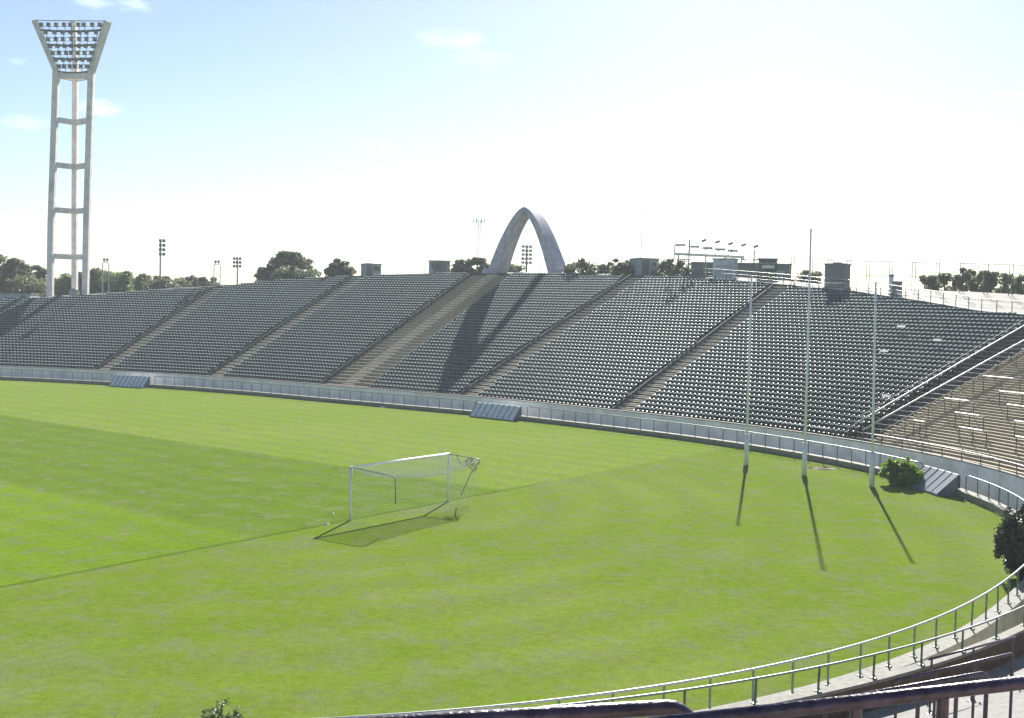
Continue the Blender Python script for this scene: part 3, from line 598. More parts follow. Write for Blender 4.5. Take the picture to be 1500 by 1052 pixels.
arm_r = sag(gr + up * GH, br, 0.0, 6) + [br + ev * 0.06 - up * 0.10, br - ev * 0.35 - up * 0.75 - uu * 0.2, br - ev * 0.9 - up * 1.9 - uu * 0.25]
for p_, nm in ((arm_l, 'net_support'), (arm_r, 'net_support')):
    b = MB(); b.tube(p_, 0.028, 8); b.build(nm, MT['galv'], g, smooth=True)
def roofpt(a, c):                                              # a along the bar, c towards the back
    f = gl + up * GH + (gr - gl) * a; q = bl + (br - bl) * a - up * 0.55 * 4 * a * (1 - a) * (0.55 + 0.25 * a)
    return f + (q - f) * c - up * 0.18 * 4 * c * (1 - c)
nb = MB()
for a in np.linspace(0, 1, 56): nb.tube([roofpt(a, c) for c in np.linspace(0, 1, 7)], 0.0068, 3, False)
for c in np.linspace(0, 1, 20): nb.tube([roofpt(a, c) for a in np.linspace(0, 1, 22)], 0.0068 if c < 0.99 else 0.016, 3, False)
for sgn, top_f, top_b, foot in ((0, gl + up * GH, bl, gl), (1, gr + up * GH, br, gr)):   # side nets hang slack to the ground
    for c in np.linspace(0.05, 1, 17):
        tp = top_f + (top_b - top_f) * c; dn = foot + ev * 1.5 * c + up * 0.05
        nb.tube([tp, (tp + dn) / 2 + uu * 0.1 * (1 if sgn else -1), dn], 0.0036, 3, False)
    for h in np.linspace(0.1, 1, 14):
        nb.tube([foot + up * GH * h, foot + ev * 1.5 * (0.5 + 0.5 * h) + up * (GH * h - 0.15), foot + ev * (1.5 + (np.linalg.norm((top_b - top_f)[:2]) - 1.5) * h) + up * (top_b[2] * h)], 0.0036, 3, False)
for a in np.linspace(0, 1, 50):
    tp = roofpt(a, 1); dn = gl + (gr - gl) * a + ev * 1.5 + up * 0.03; nb.tube([tp, (tp + dn) / 2 + ev * 0.15, dn], 0.0036, 3, False)
for h in np.linspace(0.05, 0.95, 12):
    nb.tube([roofpt(a, 1) * h + (gl + (gr - gl) * a + ev * 1.5) * (1 - h) + ev * 0.12 * math.sin(math.pi * h) for a in np.linspace(0, 1, 16)], 0.0036, 3, False)
nb.build('net', MT['net'], g)
kb = MB()                                                       # gathered end of the net at the far top corner
for q in range(7):
    c = br - ev * rng.uniform(0.1, 0.7) - up * rng.uniform(0.05, 0.5); kb.tube([c + np.array([math.cos(t_) * 0.16 + rng.normal(0, 0.03), math.sin(t_) * 0.14, math.sin(t_ * 1.3 + q) * 0.2]) for t_ in np.linspace(0, 5.4, 11)], 0.016, 5)
kb.tube(sag(gr + up * GH + ev * 0.5, br - ev * 0.75 - up * 0.35, 0.25, 8), 0.02, 5); kb.build('net_rope', MT['netdark'], g)
# ------------------------------------------------------------------ foliage
def clump_points(c, r, n):
    p = rng.normal(size=(n, 3)); p /= np.linalg.norm(p, axis=1)[:, None]; return np.asarray(c) + p * (rng.random(n) ** 0.45)[:, None] * np.asarray(r)
def crown(mb, clumps, per, leaf):
    for c, r in clumps:
        V, Fq = leaf_quads(clump_points(c, r, per), leaf); mb.add(V, Fq.tolist())
def tree(name, x, ytop, wpx, Y, label, m, zb=None, style='round', per=150, leaf=0.34, n=26, group='trees beyond the rim', trunk_px=None):
    T = at(x, ytop, Y); zb = ZG if zb is None else zb; h = T[2] - zb; w = wpx / F * Y / 2; base = np.array([T[0], T[1], zb])
    t = thing(name, base, label, 'tree', group); tb = MB(); r0 = 0.03 * h + 0.05; top = base + up * h * 0.62
    lean = rng.normal(0, 0.25, 2); mid = base + up * h * 0.35 + np.array([lean[0], lean[1], 0]) * 0.6
    tb.tube([base - up * 0.3, base + up * h * 0.15, mid, top + np.array([lean[0], lean[1], 0])], [r0 * 1.3, r0, r0 * 0.8, r0 * 0.4], 8)
    cl = []
    for q in range(n):
        if style == 'umbrella':                                   # flat topped tiers carried on spreading limbs
            a = rng.uniform(0, 6.28); rr = w * math.sqrt(rng.random()) * 0.98; zz = h * (0.97 - 0.36 * (rr / w) ** 2.4 - 0.30 * rng.random() ** 1.3); rad = w * rng.uniform(0.15, 0.3); c = base + np.array([math.cos(a) * rr, math.sin(a) * rr * 0.8, zz]); cl.append((c, (rad, rad, rad * 0.5)))
        elif style == 'tall':
            zz = rng.uniform(0.12, 0.97); rr = w * (1.05 - 0.75 * zz) * math.sqrt(rng.random()); a = rng.uniform(0, 6.28); rad = w * rng.uniform(0.12, 0.28); c = base + np.array([math.cos(a) * rr, math.sin(a) * rr, h * zz - rad * 0.3]); cl.append((c, (rad, rad, rad * 1.1)))
        else:
            zz = rng.uniform(0.15, 0.95) ; rr = w * math.sqrt(max(0.05, 1 - ((zz - 0.55) / 0.5) ** 2)) * math.sqrt(rng.random()) * 0.9; a = rng.uniform(0, 6.28); rad = w * rng.uniform(0.2, 0.4); c = base + np.array([math.cos(a) * rr, math.sin(a) * rr * 0.8, h * zz - rad * 0.4]); cl.append((c, (rad, rad, rad * 0.75)))
    cl.append((base + up * (h - w * 0.12) + np.array([rng.normal(0, w * 0.25), 0, 0]), (w * 0.2, w * 0.2, w * 0.12)))
    for c, r in cl[::2]:
        s0 = base + up * h * rng.uniform(0.2, 0.5); md = (s0 + c) / 2 + up * -0.04 * h; tb.tube([s0, md, c], [r0 * 0.42, r0 * 0.28, r0 * 0.08], 5)
    tb.build('trunk', MT['bark'], t, smooth=True); cb = MB(); crown(cb, cl, per, leaf); cb.build('crown', m, t); return t
# left belt, behind and beside the light tower
LT = [(-40, 372, 110, 178, 'leaf_euc', 'round'), (12, 374, 74, 176, 'leaf_euc', 'umbrella'), (52, 388, 46, 186, 'leaf_euc', 'umbrella'), (30, 402, 80, 172, 'leaf_olive', 'round'), (88, 400, 52, 190, 'leaf_euc', 'round'), (112, 398, 44, 182, 'leaf_green', 'round'), (142, 392, 56, 186, 'leaf_olive', 'round'), (172, 396, 54, 184, 'leaf_green', 'round'), (205, 400, 52, 190, 'leaf_olive', 'round'), (238, 404, 54, 186, 'leaf_euc', 'round'), (268, 405, 44, 192, 'leaf_olive', 'round'), (292, 404, 40, 188, 'leaf_euc', 'umbrella')]
LLAB = ['grey green tree cut by the left edge of the photo', 'tall open crowned eucalyptus left of the light tower', 'thin eucalyptus just left of the light tower legs', 'lower bushy olive tree in front of the tall eucalyptus', 'grey green tree seen between the light tower legs', 'bright bushy tree at the right leg of the light tower', 'olive tree right of the light tower behind twin lamp posts', 'leafy green tree right of the twin lamp posts', 'low olive tree left of the dark floodlight mast', 'grey green tree behind the dark floodlight mast', 'olive tree right of the dark floodlight mast', 'small flat topped tree at the right end of the left belt']
for q, (x, yt, w, Y, m, st_) in enumerate(LT): tree('leafy_tree' if st_ == 'round' else 'eucalyptus_tree', x, yt, w * 1.15, Y, LLAB[q], MT[m], style=st_, n=64, per=130, leaf=0.42)
BT = [(8, 396, 60), (66, 402, 50), (128, 400, 54), (158, 397, 54), (188, 399, 56), (222, 403, 54), (254, 406, 50), (282, 407, 48), (306, 406, 40)]
BL = ['behind the tall left eucalyptus', 'left of the light tower legs', 'just right of the light tower', 'behind the twin lamp posts', 'past the twin lamp posts', 'left of the dark mast foot', 'right of the dark mast foot', 'above the upper left rows', 'at the head of the far left aisle']
for (x, yt, w), l_ in zip(BT, BL): tree('leafy_tree', x, yt, w * 1.25, 204 + rng.uniform(-4, 6), 'hazy back row tree ' + l_, MT[('leaf_olive', 'leaf_euc', 'leaf_green')[x % 3]], n=60, per=120, leaf=0.46)
tree('eucalyptus_tree', 424, 369, 84, 168, 'big dark umbrella shaped eucalyptus on the rim left of the arch', MT['leaf_euc'], style='umbrella', n=92, per=150, leaf=0.42, zb=8)
tree('eucalyptus_tree', 395, 386, 48, 164, 'smaller dark eucalyptus leaning left of the big umbrella tree', MT['leaf_euc'], style='umbrella', n=52, per=130, leaf=0.4, zb=8)
tree('leafy_tree', 432, 390, 84, 161, 'dense dark bush below the big umbrella tree', MT['leaf_euc'], style='round', n=68, per=170, leaf=0.42, zb=9)
tree('eucalyptus_tree', 499, 379, 54, 160, 'dark rounded tree between the umbrella tree and the grey hut', MT['leaf_euc'], style='umbrella', n=68, per=170, leaf=0.4, zb=8)
tree('leafy_tree', 497, 386, 48, 158, 'dense dark shrub mass under the rounded tree', MT['leaf_euc'], style='round', n=48, per=150, leaf=0.4, zb=9)
tree('leafy_tree', 690, 377, 66, 152, 'low spreading dark tree against the left foot of the arch', MT['leaf_euc'], style='umbrella', n=68, per=140, leaf=0.36, zb=10)
tree('leafy_tree', 750, 384, 45, 156, 'small tree seen through the arch', MT['leaf_euc'], style='round', n=54, per=110, leaf=0.36, zb=10)
tree('leafy_tree', 852, 378, 56, 140, 'sparse dark tree right of the arch', MT['leaf_euc'], style='round', n=54, per=110, leaf=0.32, zb=11)
tree('leafy_tree', 885, 384, 48, 143, 'low ragged tree between the arch and the blue grey shed', MT['leaf_euc'], style='round', n=54, per=110, leaf=0.32, zb=11)
tree('leafy_tree', 914, 379, 45, 138, 'dark tree leaning over the left of the blue grey shed', MT['leaf_euc'], style='round', n=54, per=110, leaf=0.32, zb=11)
tree('leafy_tree', 985, 379, 59, 134, 'dark tree right of the blue grey shed under the gantry', MT['leaf_euc'], style='round', n=54, per=110, leaf=0.3, zb=11)
tree('leafy_tree', 1186, 396, 59, 128, 'low dark tree right of the long grey building', MT['leaf_euc'], style='round', n=54, per=110, leaf=0.3, zb=10)
RTR = [(1362, 403, 34, 122, 'leaf_olive', 'first olive conifer at the left end of the right hand trees'), (1384, 400, 30, 126, 'leaf_green', 'bushy green conifer right of the first, behind the tall fence'), (1408, 392, 30, 120, 'leaf_olive', 'tall spindly conifer with an open top behind the fence'), (1432, 394, 32, 124, 'leaf_green', 'green conifer in the middle of the right hand trees'), (1452, 397, 30, 120, 'leaf_olive', 'olive conifer right of the middle of the trees'), (1476, 400, 34, 124, 'leaf_green', 'green conifer second from the right edge'), (1502, 402, 36, 121, 'leaf_olive', 'olive conifer cut by the right edge of the photo')]
for x, yt, w, Y, m, lab in RTR: tree('conifer_tree', x, yt, w * 1.7, Y, lab, MT[m], style='tall', n=60, per=130, leaf=0.26, zb=8.5, group='conifers behind the right fence')
def bush(name, base, w, h, label, m, n, per, leaf, depth=None):
    t = thing(name, base, label, 'bush'); cb = MB(); cl = []; base = np.asarray(base, float); depth = depth or w
    for q in range(n):
        v = rng.normal(size=3); v /= np.linalg.norm(v); k = rng.random() ** 0.35
        cl.append((base + np.array([v[0] * w / 2 * k * 0.85, v[1] * depth / 2 * k * 0.85, h * (0.47 + 0.42 * v[2] * k)]), (w * rng.uniform(0.09, 0.17), w * rng.uniform(0.09, 0.17), h * rng.uniform(0.10, 0.17))))
    for q in range(n // 5):
        a = rng.uniform(0, 6.28); k = rng.uniform(0.85, 1.12); zz = rng.uniform(0.25, 1.02); e_ = math.sqrt(max(0.1, 1 - (2 * zz - 1) ** 2)); cl.append((base + np.array([math.cos(a) * w / 2 * k * e_, math.sin(a) * depth / 2 * k * e_, h * zz]), (w * 0.06, w * 0.06, h * rng.uniform(0.06, 0.16))))
    crown(cb, cl[:n], per, leaf); crown(cb, cl[n:], max(8, per // 5), leaf); cb.build('foliage', m, t); tb = MB()
    for q in range(9):
        c = cl[q][0]; tb.tube([base + np.array([rng.normal(0, 0.08), rng.normal(0, 0.08), -0.05]), (base + c) / 2 + up * 0.05, c], [0.045, 0.03, 0.012], 5)
    tb.build('stem', MT['bark'], t)
bb = gnd(1318, 712); bush('round_bush', bb, 2.55, 1.62, 'round bright green bush on the grass beside the dark shelter', MT['leaf_bush'], 70, 170, 0.17)
db = np.array([*xy(588, -0.1), 0.0]) + np.array([0.25, 0, 0]); bush('dark_shrub', db, 2.65, 2.95, 'tall dark glossy shrub at the kerb by the right edge', MT['leaf_dark'], 120, 190, 0.16)
pb_ = gnd(320, 1056); bush('weed_plant', at(320, 1050, 24.0) * [1, 1, 0] + up * (at(320, 1034, 24.0)[2] - 0.62), 1.05, 0.75, 'small weedy plant top poking up at the bottom edge', MT['leaf_green'], 26, 40, 0.09)
# ------------------------------------------------------------------ bits lying about
def lump(name, c, size, label, cat, m, hh, seed):
    r_ = np.random.default_rng(seed); b = MB(); rows = []
    for k, f in enumerate((1.0, 0.75, 0.45, 0.0)):
        rows.append([np.asarray(c) + np.array([math.cos(a) * size[0] / 2 * f * r_.uniform(0.8, 1.2), math.sin(a) * size[1] / 2 * f * r_.uniform(0.8, 1.2), (hh * (1 - f) * r_.uniform(0.6, 1.3)) - 0.01 * (k == 0)]) for a in np.linspace(0, 2 * math.pi, 15)[:-1]]); rows[-1].append(rows[-1][0])
    b.grid(rows); tag(b.build(name, m, None, c), label, cat)
lump('soil_heap', gnd(1208, 687), (1.7, 1.1), 'low heap of bare soil on the grass by the middle pole', 'heap', MT['soil'], 0.16, 1)
lump('soil_patch', gnd(1188, 686), (0.8, 0.5), 'small dark clod of soil left of the soil heap', 'heap', MT['soil'], 0.1, 2)
lump('torn_paper', gnd(478, 768), (0.35, 0.2), 'torn white paper on the grass left of the goal', 'litter', MT['paper'], 0.07, 3)
lump('paper_scrap', gnd(487, 753), (0.2, 0.2), 'crumpled paper scrap behind the left goal post', 'litter', MT['paper'], 0.1, 4)
lump('paper_scrap', np.array([*xy(903, -0.3), 0]), (0.7, 0.4), 'white paper at the foot of the kerb below the broad stairway', 'litter', MT['paper'], 0.14, 5)
for (x, y, lab) in ((1320, 478, 'white sheet on a seat right of the right tall pole, upper'), (1373, 498, 'white sheet on a seat nearer the handrails, upper right'), (1295, 514, 'white sheet on a seat close to the right tall pole'), (1298, 580, 'white scrap on a lower seat beside the handrail foot')):
    p, i, d = hit(x, y, 0.74, 40); b = MB(); n_ = nrm(i); tt = np.array([n_[1], -n_[0], 0])
    b.grid([[p + tt * u_ * 0.40 + n_ * v_ * 0.06 + up * (0.012 * math.sin(u_ * 5 + v_) + 0.09 * v_) for u_ in np.linspace(-1, 1, 7)] for v_ in np.linspace(-1, 1, 5)]); tag(b.build('paper_sheet', MT['sheet'], None, p), lab, 'paper')
# ------------------------------------------------------------------ along the rim: light tower, arch, huts, masts
def rim_at(x, off=0.0):
    best = min(((abs(proj(pt(i, rimd(i) + off, rimz(i)))[0] - x), i) for i in range(690, 1260)), key=lambda q: q[0])[1]
    return best, pt(best, rimd(best) + off, rimz(best))
def floodlight(b, c, w, h, d, f=(0, -1, 0), tilt=0.35):
    f = np.asarray(f, float); x = np.cross(f, up); x /= np.linalg.norm(x); z = up * math.cos(tilt) + f * math.sin(tilt); y = np.cross(z, x)
    V = []
    for yy, k in ((0, 1.0), (d, 0.62)):
        for a, e in ((-1, -1), (1, -1), (1, 1), (-1, 1)): V.append(np.asarray(c) + x * a * w / 2 * k + z * e * h / 2 * k - y * yy * -1)
    b.add(V, [(3, 2, 1, 0), (4, 5, 6, 7), (0, 1, 5, 4), (1, 2, 6, 5), (2, 3, 7, 6), (3, 0, 4, 7)])
YT = 163.0
tw = thing('light_tower', at(100, 440, YT), 'tall white three legged floodlight tower with a flared lamp rack', 'light tower')
zb = 6.0
def tp(x, y, dy=0.0): return at(x, y, YT + dy)
def down(p, z): return np.array([p[0], p[1], z])
legs = {'l': [(73.5, 436, 0), (75, 330, 0), (79, 210, 0), (82.5, 105, 0), (50.5, 30, -1.2)], 'r': [(125, 436, 0), (127, 330, 0), (130.5, 210, 0), (134, 105, 0), (158, 31, -1.2)], 'm': [(109.5, 436, 2.6), (109.5, 330, 2.6), (110, 210, 2.6), (110.5, 105, 2.6), (108, 31, 1.5)]}
Lp = {k: [tp(*q) for q in v] for k, v in legs.items()}
for k in 'lrm':
    b = MB(); P = [down(Lp[k][0], zb)] + Lp[k]
    for a, c in zip(P[:-1], P[1:]): b.beam(a, c, 0.82 if k != 'm' else 0.72, 0.75)
    b.build('tower_leg', MT['tower'], tw)
def on(k, y):
    P = Lp[k]; ys = [q[1] for q in legs[k]]
    for a in range(len(P) - 1):
        if ys[a] >= y >= ys[a + 1]: f = (ys[a] - y) / (ys[a] - ys[a + 1]); return P[a] + (P[a + 1] - P[a]) * f
    return P[-1]
for y in (110, 175, 241, 307, 375):
    b = MB(); zc = on('l', y)[2]
    q = [np.array([*on(k, y)[:2], zc]) for k in 'lmr']
    for a, c in ((0, 1), (1, 2), (0, 2)) if y == 110 else ((0, 1), (1, 2)): b.beam(q[a], q[c], 0.5, 0.75)
    b.build('cross_beam', MT['tower'], tw)
ROWS = [(36, 9, 1), (47, 7, 0), (57, 7, 1), (67, 7, 0), (77, 7, 1), (87, 6, 0), (97, 6, 1)]
for y, nl, plat in ROWS:
    a, c = on('l', y), on('r', y); u_ = (c - a) / np.linalg.norm(c - a); a = a + u_ * 0.4; c = c - u_ * 0.4
    b = MB()
    if plat: b.tube([a + (c - a) * f - up * (0.75 + 0.22 * math.sin(math.pi * f)) for f in np.linspace(0, 1, 9)], 0.16, 6); b.tube([a - up * 0.3, c - up * 0.3], 0.03, 5)
    else: b.tube([a - up * 0.75, c - up * 0.75], 0.045, 5)
    b.build('lamp_platform', MT['steel'] if not plat else MT['darksteel'], tw)
    for f in (np.arange(nl) + 0.5) / nl + rng.normal(0, 0.008, nl):
        p = a + (c - a) * f; b = MB(); floodlight(b, p - up * 0.1 + np.array([0, -0.3, 0]), 0.64, 0.62, 0.42, (0.3, -0.95, 0), 0.3 if rng.random() < 0.7 else 0.1); b.tube([p - up * 0.8, p - up * 0.2], 0.05, 5); b.build('floodlight', MT['lamp'], tw)
b = MB(); b.tube([on('l', 30), on('r', 31)], 0.07, 6); b.tube([on('l', 30), on('m', 31)], 0.05, 6); b.tube([on('m', 31), on('r', 31)], 0.05, 6); b.build('top_rail', MT['steel'], tw)
# arch
ia, pa = rim_at(772, 4.0); Ya = pa[1]
A0, A1 = at(720, 398, Ya), at(825, 399, Ya); cxm = (A0 + A1) / 2; hz = at(761, 304, Ya)[2]
ang = math.radians(30); ax = np.array([math.sin(ang), math.cos(ang), 0]); spx = np.array([math.cos(ang), -math.sin(ang), 0])
span = np.linalg.norm((A1 - A0)[:2]) / math.cos(ang); zbase = rimz(ia) - 0.3
ar = thing('arch', down(cxm, zbase), 'pale grey pointed arch standing on the rim of the stand', 'arch'); rows = []
for f in np.linspace(-1, 1, 61):
    hgt = (hz - zbase) * (1 - abs(f) ** 1.62); c = down(cxm, zbase) + spx * f * span / 2 + up * hgt
    sl_ = (hz - zbase) * 1.62 * abs(f) ** 0.62 * np.sign(f) / (span / 2); nn = spx * sl_ + up; nn = nn / np.linalg.norm(nn)
    wd = 1.3 + 0.3 * abs(f) ** 1.5; th = 0.34 + 0.32 * abs(f) ** 1.5
    rows.append([c - ax * wd + nn * th * 0.0, c - ax * wd - nn * th * 2, c + ax * wd - nn * th * 2, c + ax * wd, c - ax * wd])
b = MB(); b.grid(rows); b.build('arch_rib', MT['arch'], ar)
for s in (-1, 1):
    b = MB(); c = down(cxm, zbase - 0.6) + spx * s * (span / 2 - 0.5); b.box(c, (2.3, 3.6, 1.5), ax=spx, taper=0.86); b.build('footing', MT['arch'], ar)
# huts and cabins on the rim
def hut(name, x0, x1, yt, off, depth, label, cat, wm, rotd=0.0, roof=None, features=(), zdown=0.3, over=0.12):
    xm = (x0 + x1) / 2; i, p = rim_at(xm, off); Y = p[1]; zt = at(xm, yt, Y)[2]; w = (x1 - x0) / F * Y; a = math.radians(rotd)
    w = max(0.6, (w - depth * abs(math.sin(a))) / max(0.3, math.cos(a))); axv = np.array([math.cos(a), math.sin(a), 0]); ay = np.array([-math.sin(a), math.cos(a), 0])
    c0 = at(xm, yt, Y); zb_ = rimz(i) - zdown; base = np.array([c0[0], c0[1] + depth / 2, zb_]); hh = zt - zb_
    t = thing(name, base, label, cat); b = MB(); b.box(base, (w, depth, hh - 0.12), ax=axv); b.build('wall', wm, t)
    b = MB(); b.box(base + up * (hh - 0.12), (w + over * 2, depth + over * 2, 0.12), ax=axv); b.build('roof', roof or MT['roof'], t)
    for kind, fx, fz, fw_, fh, m in features:
        c = base + axv * w * fx - ay * (depth / 2) + up * fz; b = MB(); b.box(c - ay * 0.015, (fw_, 0.07, fh), ax=axv); b.build(kind, m, t)
        if kind == 'window':
            b2 = MB(); b2.box(c - ay * 0.03 - up * 0.06, (fw_ + 0.1, 0.12, 0.055), ax=axv); b2.build('window_sill', MT['kerb_top'], t)
    return t, base, w, hh, axv, ay
hut('rim_hut', 526, 558, 386, 3.5, 2.6, 'grey boxy hut on the rim beside the dark rounded tree', 'hut', MT['hut'], 20, None, (('door', -0.25, 0.3, 0.8, 1.9, MT['hutdark']), ('window', 0.2, 1.2, 0.9, 0.6, MT['glass'])))
hut('rim_hut', 628, 658, 381.5, 3.5, 2.4, 'dark hut with a paler side on the rim left of the arch', 'hut', MT['hutdark'], -24, None, (('window', 0.0, 1.2, 1.2, 0.7, MT['glass']), ('door', -0.32, 0.3, 0.7, 1.8, MT['hut'])))
hut('rim_shed', 926, 966, 378, 3.0, 3.0, 'plain blue grey shed at the head of the aisle right of the arch', 'shed', MT['hut'], 18, None, (('door', -0.2, 0.3, 0.9, 2.0, MT['hutdark']), ('vent', 0.25, 1.6, 0.7, 0.35, MT['hutdark'])))
hut('long_building', 1016, 1162, 385, 9.0, 4.0, 'long low dark grey building behind the pale kiosk', 'building', MT['hutdark'], -6, None, (('window', -0.32, 1.0, 1.6, 0.7, MT['glass']), ('window', 0.22, 1.0, 1.6, 0.7, MT['glass']), ('door', 0.4, 0.3, 0.9, 2.0, MT['hut'])), 1.0)
hut('pale_kiosk', 1046, 1085, 378.5, 3.2, 2.2, 'pale blue grey kiosk with a shaded front in the middle of the rim', 'kiosk', MT['hutlight'], -22, None, (('shutter', -0.02, 0.9, 1.5, 1.0, MT['hut']), ('door', 0.36, 0.3, 0.5, 1.8, MT['hut'])))
hut('green_cabin', 1113, 1143, 378.5, 7.0, 2.2, 'dark green cabin raised behind the rim railing', 'cabin', MT['hutgreen'], -10, MT['hutgreen'], (('window', 0.0, 1.9, 1.4, 0.35, MT['railpaint']),))
t, base, w, hh, axv, ay = hut('commentary_booth', 1211, 1253, 386, 2.2, 2.3, 'dark grey commentary booth with pale window bands on the right rim', 'booth', MT['hutdark'], -30, None, (('window_band', 0.0, 0.85, 2.0, 0.22, MT['railpaint']), ('window_band', 0.0, 0.25, 2.0, 0.16, MT['railpaint']), ('window', 0.0, 1.12, 1.9, 0.15, MT['glass'])))
b = MB(); b.box(base + up * hh, (w * 0.35, 1.2, 0.14), ax=axv); b.build('roof_vent', MT['hutdark'], t)
hut('white_hut', 99, 112, 424.5, 3.0, 1.6, 'small white hut at the foot of the light tower', 'hut', MT['cream'], 10, None, (('door', 0.0, 0.3, 0.6, 1.2, MT['hut']),))
hut('low_shed', -30, 44, 429, 4.0, 3.0, 'long low grey shed below the left trees', 'shed', MT['hut'], 3, MT['kerb_top'], (('window', 0.1, 0.4, 1.2, 0.4, MT['glass']), ('door', 0.35, 0.2, 0.8, 1.0, MT['hutdark'])))
hut('equipment_box', 1311, 1322, 412, 2.0, 0.9, 'small dark equipment box on the right rim', 'box', MT['hutdark'], 0, None, (('hatch', 0.0, 0.3, 0.5, 0.4, MT['hut']),), 0.1, 0.04)
i_, p_ = rim_at(1307, 2.0); t = thing('vent_post', p_, 'short white capped post left of the equipment box', 'post'); zt = at(1307, 402, p_[1])[2]
b = MB(); b.tube([p_, down(p_, zt - 0.2)], 0.22, 10); b.build('post_shaft', MT['white'], t, smooth=True); b = MB(); b.tube([down(p_, zt - 0.2), down(p_, zt)], [0.32, 0.16], 10); b.build('cap', MT['lamp'], t)
# low floodlight masts, twin lamp posts, aerials
def mast(name, x, yt, off, label, cols, rws, lw, lh, r=0.13, m=None, skew=0.0, pitch=None):
    i, p = rim_at(x, off); zt = at(x, yt, p[1])[2]; base = down(at(x, yt, p[1]), rimz(i) - 3); t = thing(name, base, label, 'floodlight mast', 'floodlight masts beyond the rim')
    b = MB(); b.tube([base, down(base, zt - 0.1)], [r, r * 0.7], 8); b.build('mast', m or MT['darksteel'], t)
    pz = pitch or lh * 1.35
    b = MB()
    for q in range(rws): z = zt - 0.35 - q * pz; b.tube([down(base, z) + np.array([-cols * lw * 0.6 + skew, 0, 0]), down(base, z) + np.array([cols * lw * 0.6 + skew, 0, 0])], 0.05, 5)
    b.build('cross_arm', m or MT['darksteel'], t)
    for q in range(rws):
        for c in range(cols):
            b = MB(); floodlight(b, down(base, zt - 0.35 - q * pz) + np.array([(c - (cols - 1) / 2) * lw * 1.2 + skew, -0.25, 0.05]), lw, lh, 0.3, (0.25, -0.95, 0), 0.3); b.build('floodlight', MT['lamp'], t)
mast('floodlight_mast', 235, 350, 14, 'tall thin dark floodlight mast above the left trees', 2, 4, 0.45, 0.5, 0.15, skew=0.35)
mast('floodlight_mast', 348, 376, 10, 'short floodlight mast with a square lamp board by the umbrella tree', 3, 3, 0.38, 0.42, 0.15, MT['steel'])
mast('floodlight_mast', 772, 358, 9, 'floodlight mast seen through the arch', 3, 5, 0.42, 0.4, 0.14)
def twin(x0, x1, yt, off, label):
    i, p = rim_at((x0 + x1) / 2, off); Y = p[1]; a, c = at(x0, yt + 4, Y), at(x1, yt + 4, Y); t = thing('twin_lamp_post', down((a + c) / 2, rimz(i)), label, 'lamp post', 'twin lamp posts on the left rim')
    b = MB(); b.tube([down(a, rimz(i) - 0.3), a, a + (c - a) * 0.1 + up * 0.2, a + (c - a) * 0.9 + up * 0.2, c, down(c, rimz(i) - 0.3)], 0.075, 7); b.build('frame', MT['steel'], t)
    for f in (0.25, 0.75):
        b = MB(); floodlight(b, a + (c - a) * f + up * 0.55, 0.36, 0.36, 0.3, (0.2, -0.95, 0), 0.3); b.tube([a + (c - a) * f + up * 0.1, a + (c - a) * f + up * 0.5], 0.04, 5); b.build('lamp', MT['lamp'], t)
twin(150.5, 159.5, 382, 4, 'twin lamp post with two white legs right of the light tower')
twin(313.5, 322.5, 385, 4, 'twin lamp post at the head of the far left aisle')
i, p = rim_at(702, 30); Y = p[1]; T_ = at(702, 317, Y); t = thing('radio_mast', down(T_, ZG), 'thin lattice radio mast with a ring of aerials left of the arch', 'radio mast')
b = MB()
for k in range(3):
    a = k * 2.094; b.tube([down(T_, ZG) + np.array([math.cos(a) * 0.3, math.sin(a) * 0.3, 0]), T_ + np.array([math.cos(a) * 0.22, math.sin(a) * 0.22, -0.6])], 0.045, 5)
for z in np.arange(ZG, T_[2] - 1, 0.7):
    q = [down(T_, z + 0.35 * (k == 1)) + np.array([math.cos(k * 2.094) * 0.26, math.sin(k * 2.094) * 0.26, 0]) for k in range(3)]; b.tube(q + [q[0] + up * 0.5], 0.025, 4)
b.tube([T_ - up * 0.7, T_], 0.04, 5); b.build('lattice', MT['steel'], t)
for k in range(6):
    a = k * 1.047; c = T_ - up * 0.75 + np.array([math.cos(a), math.sin(a), 0]) * 0.85; b = MB(); b.box(c - up * 0.35, (0.14, 0.14, 0.75)); b.tube([c, T_ - up * 0.75], 0.03, 4); b.build('aerial', MT['steel'], t)
i, p = rim_at(940, 5); T_ = at(941, 308, p[1]); t = thing('flag_mast', down(T_, rimz(i)), 'tall bare thin pole behind the blue grey shed', 'mast'); b = MB(); b.tube([down(T_, rimz(i) - 0.3), T_], [0.06, 0.035], 6); b.build('shaft', MT['railpaint'], t); b = MB(); b.tube([T_, T_ + up * 0.12], [0.07, 0.03], 6); b.build('finial', MT['railpaint'], t)
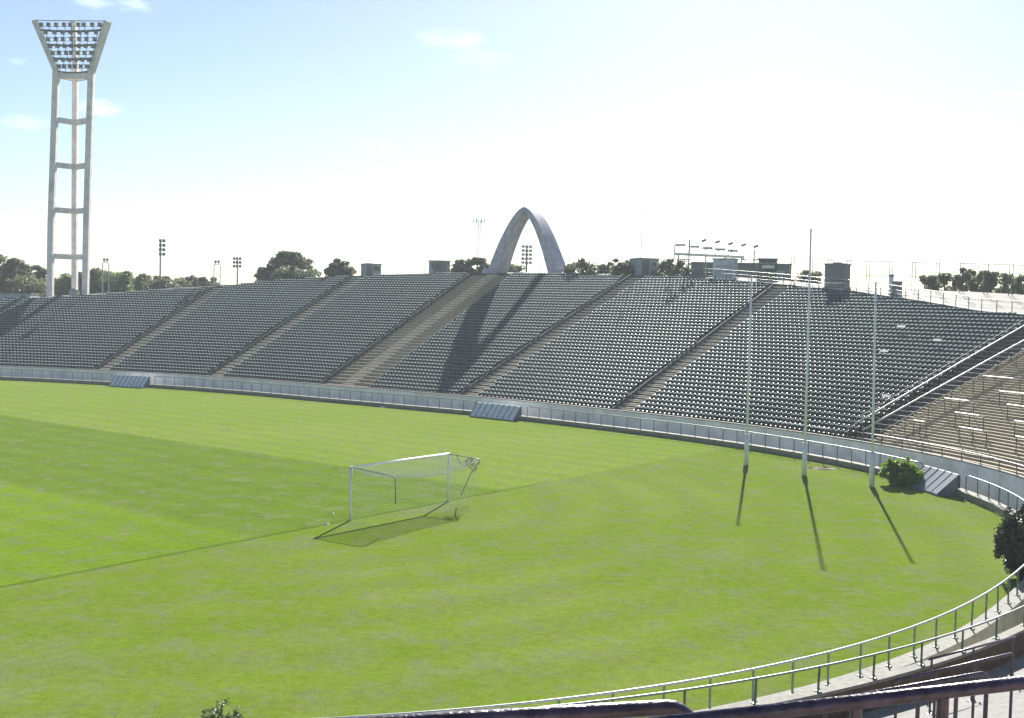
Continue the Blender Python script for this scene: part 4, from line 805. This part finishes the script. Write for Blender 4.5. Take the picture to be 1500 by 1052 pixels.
# floodlight gantry over the long building
i, p = rim_at(1045, 7.0); YG = p[1]; zgr = rimz(i) - 0.5
t = thing('floodlight_gantry', down(at(1045, 400, YG), zgr), 'white steel gantry carrying tilted banks of floodlights above the pale kiosk', 'gantry')
b = MB(); b.beam(at(988, 372, YG), at(1090, 377, YG), 0.5, 0.28); b.build('main_beam', MT['railpaint'], t)
for x, yt in ((994, 372), (1010, 351), (1034, 374), (1062, 376), (1086, 377), (1105, 366)):
    b = MB(); q = at(x, yt, YG); b.tube([down(q, zgr), q], 0.085, 6); b.build('gantry_post', MT['darksteel'] if x in (994, 1010) else MT['steel'], t)
b = MB(); b.tube([at(984, 378.5, YG), at(1012, 380, YG)], 0.07, 5); b.tube([at(988, 358, YG), at(988, 378, YG)], 0.05, 5); b.tube([at(1086, 380, YG), at(1110, 381, YG)], 0.09, 5); b.build('cross_arm', MT['darksteel'], t)
def bank(x, y, n, wpx, far):
    c = at(x, y, YG - 1.5); f0 = at(x - 10, y + 11, YG + (2 if far else 0.5)); b = MB(); b.tube([f0, c], 0.045, 5); b.tube([c + np.array([-wpx / F * YG / 2, 0, 0]), c + np.array([wpx / F * YG / 2, 0, -0.06])], 0.04, 5); b.build('lamp_arm', MT['steel'], t)
    for q in range(n):
        b = MB(); floodlight(b, c + np.array([(q - (n - 1) / 2) * wpx / n / F * YG, -0.1, 0.05]), wpx / n / F * YG * 0.72, 0.36, 0.3, (0.2, -0.8, -0.5), 0.6); b.build('floodlight', MT['lamp'], t)
for x, y in ((996, 359), (1016, 361.5), (1035.5, 363.5), (1054, 365.5), (1072.5, 367.5)): bank(x, y, 5, 15, False)
for x, y in ((1031, 352), (1051, 354), (1070, 356.5), (1089, 358.5), (1107, 360.5)):
    c = at(x, y, YG + 3); b = MB(); b.tube([at(x - 9, y + 13, YG + 3), c], 0.03, 4); b.tube([at(x + 3, y + 20, YG + 3), c], 0.02, 4); b.build('lamp_arm', MT['steel'], t)
    for q in (-0.5, 0.5):
        b = MB(); floodlight(b, c + np.array([q * 0.28, 0, q * 0.1]), 0.3, 0.34, 0.26, (0.3, -0.8, -0.4), 0.6); b.build('floodlight', MT['lamp'], t)

# ------------------------------------------------------------------ the hazy air in front of the low sun
hz_ = MB(); hz_.box((0, 90, -4), (700, 520, 64)); ho = hz_.build('haze', []); tag(ho, 'thin bright haze in the air over the whole stadium', 'haze', None, 'stuff')
hm = bpy.data.materials.new('haze air'); hm.use_nodes = True; hn = hm.node_tree; hn.nodes.clear()
ov = hn.nodes.new('ShaderNodeOutputMaterial'); pv = hn.nodes.new('ShaderNodeVolumePrincipled'); pv.inputs['Color'].default_value = (0.84, 0.93, 1.0, 1); pv.inputs['Density'].default_value = 0.0004; pv.inputs['Anisotropy'].default_value = 0.2
hn.links.new(pv.outputs[0], ov.inputs['Volume']); ho.data.materials.append(hm)
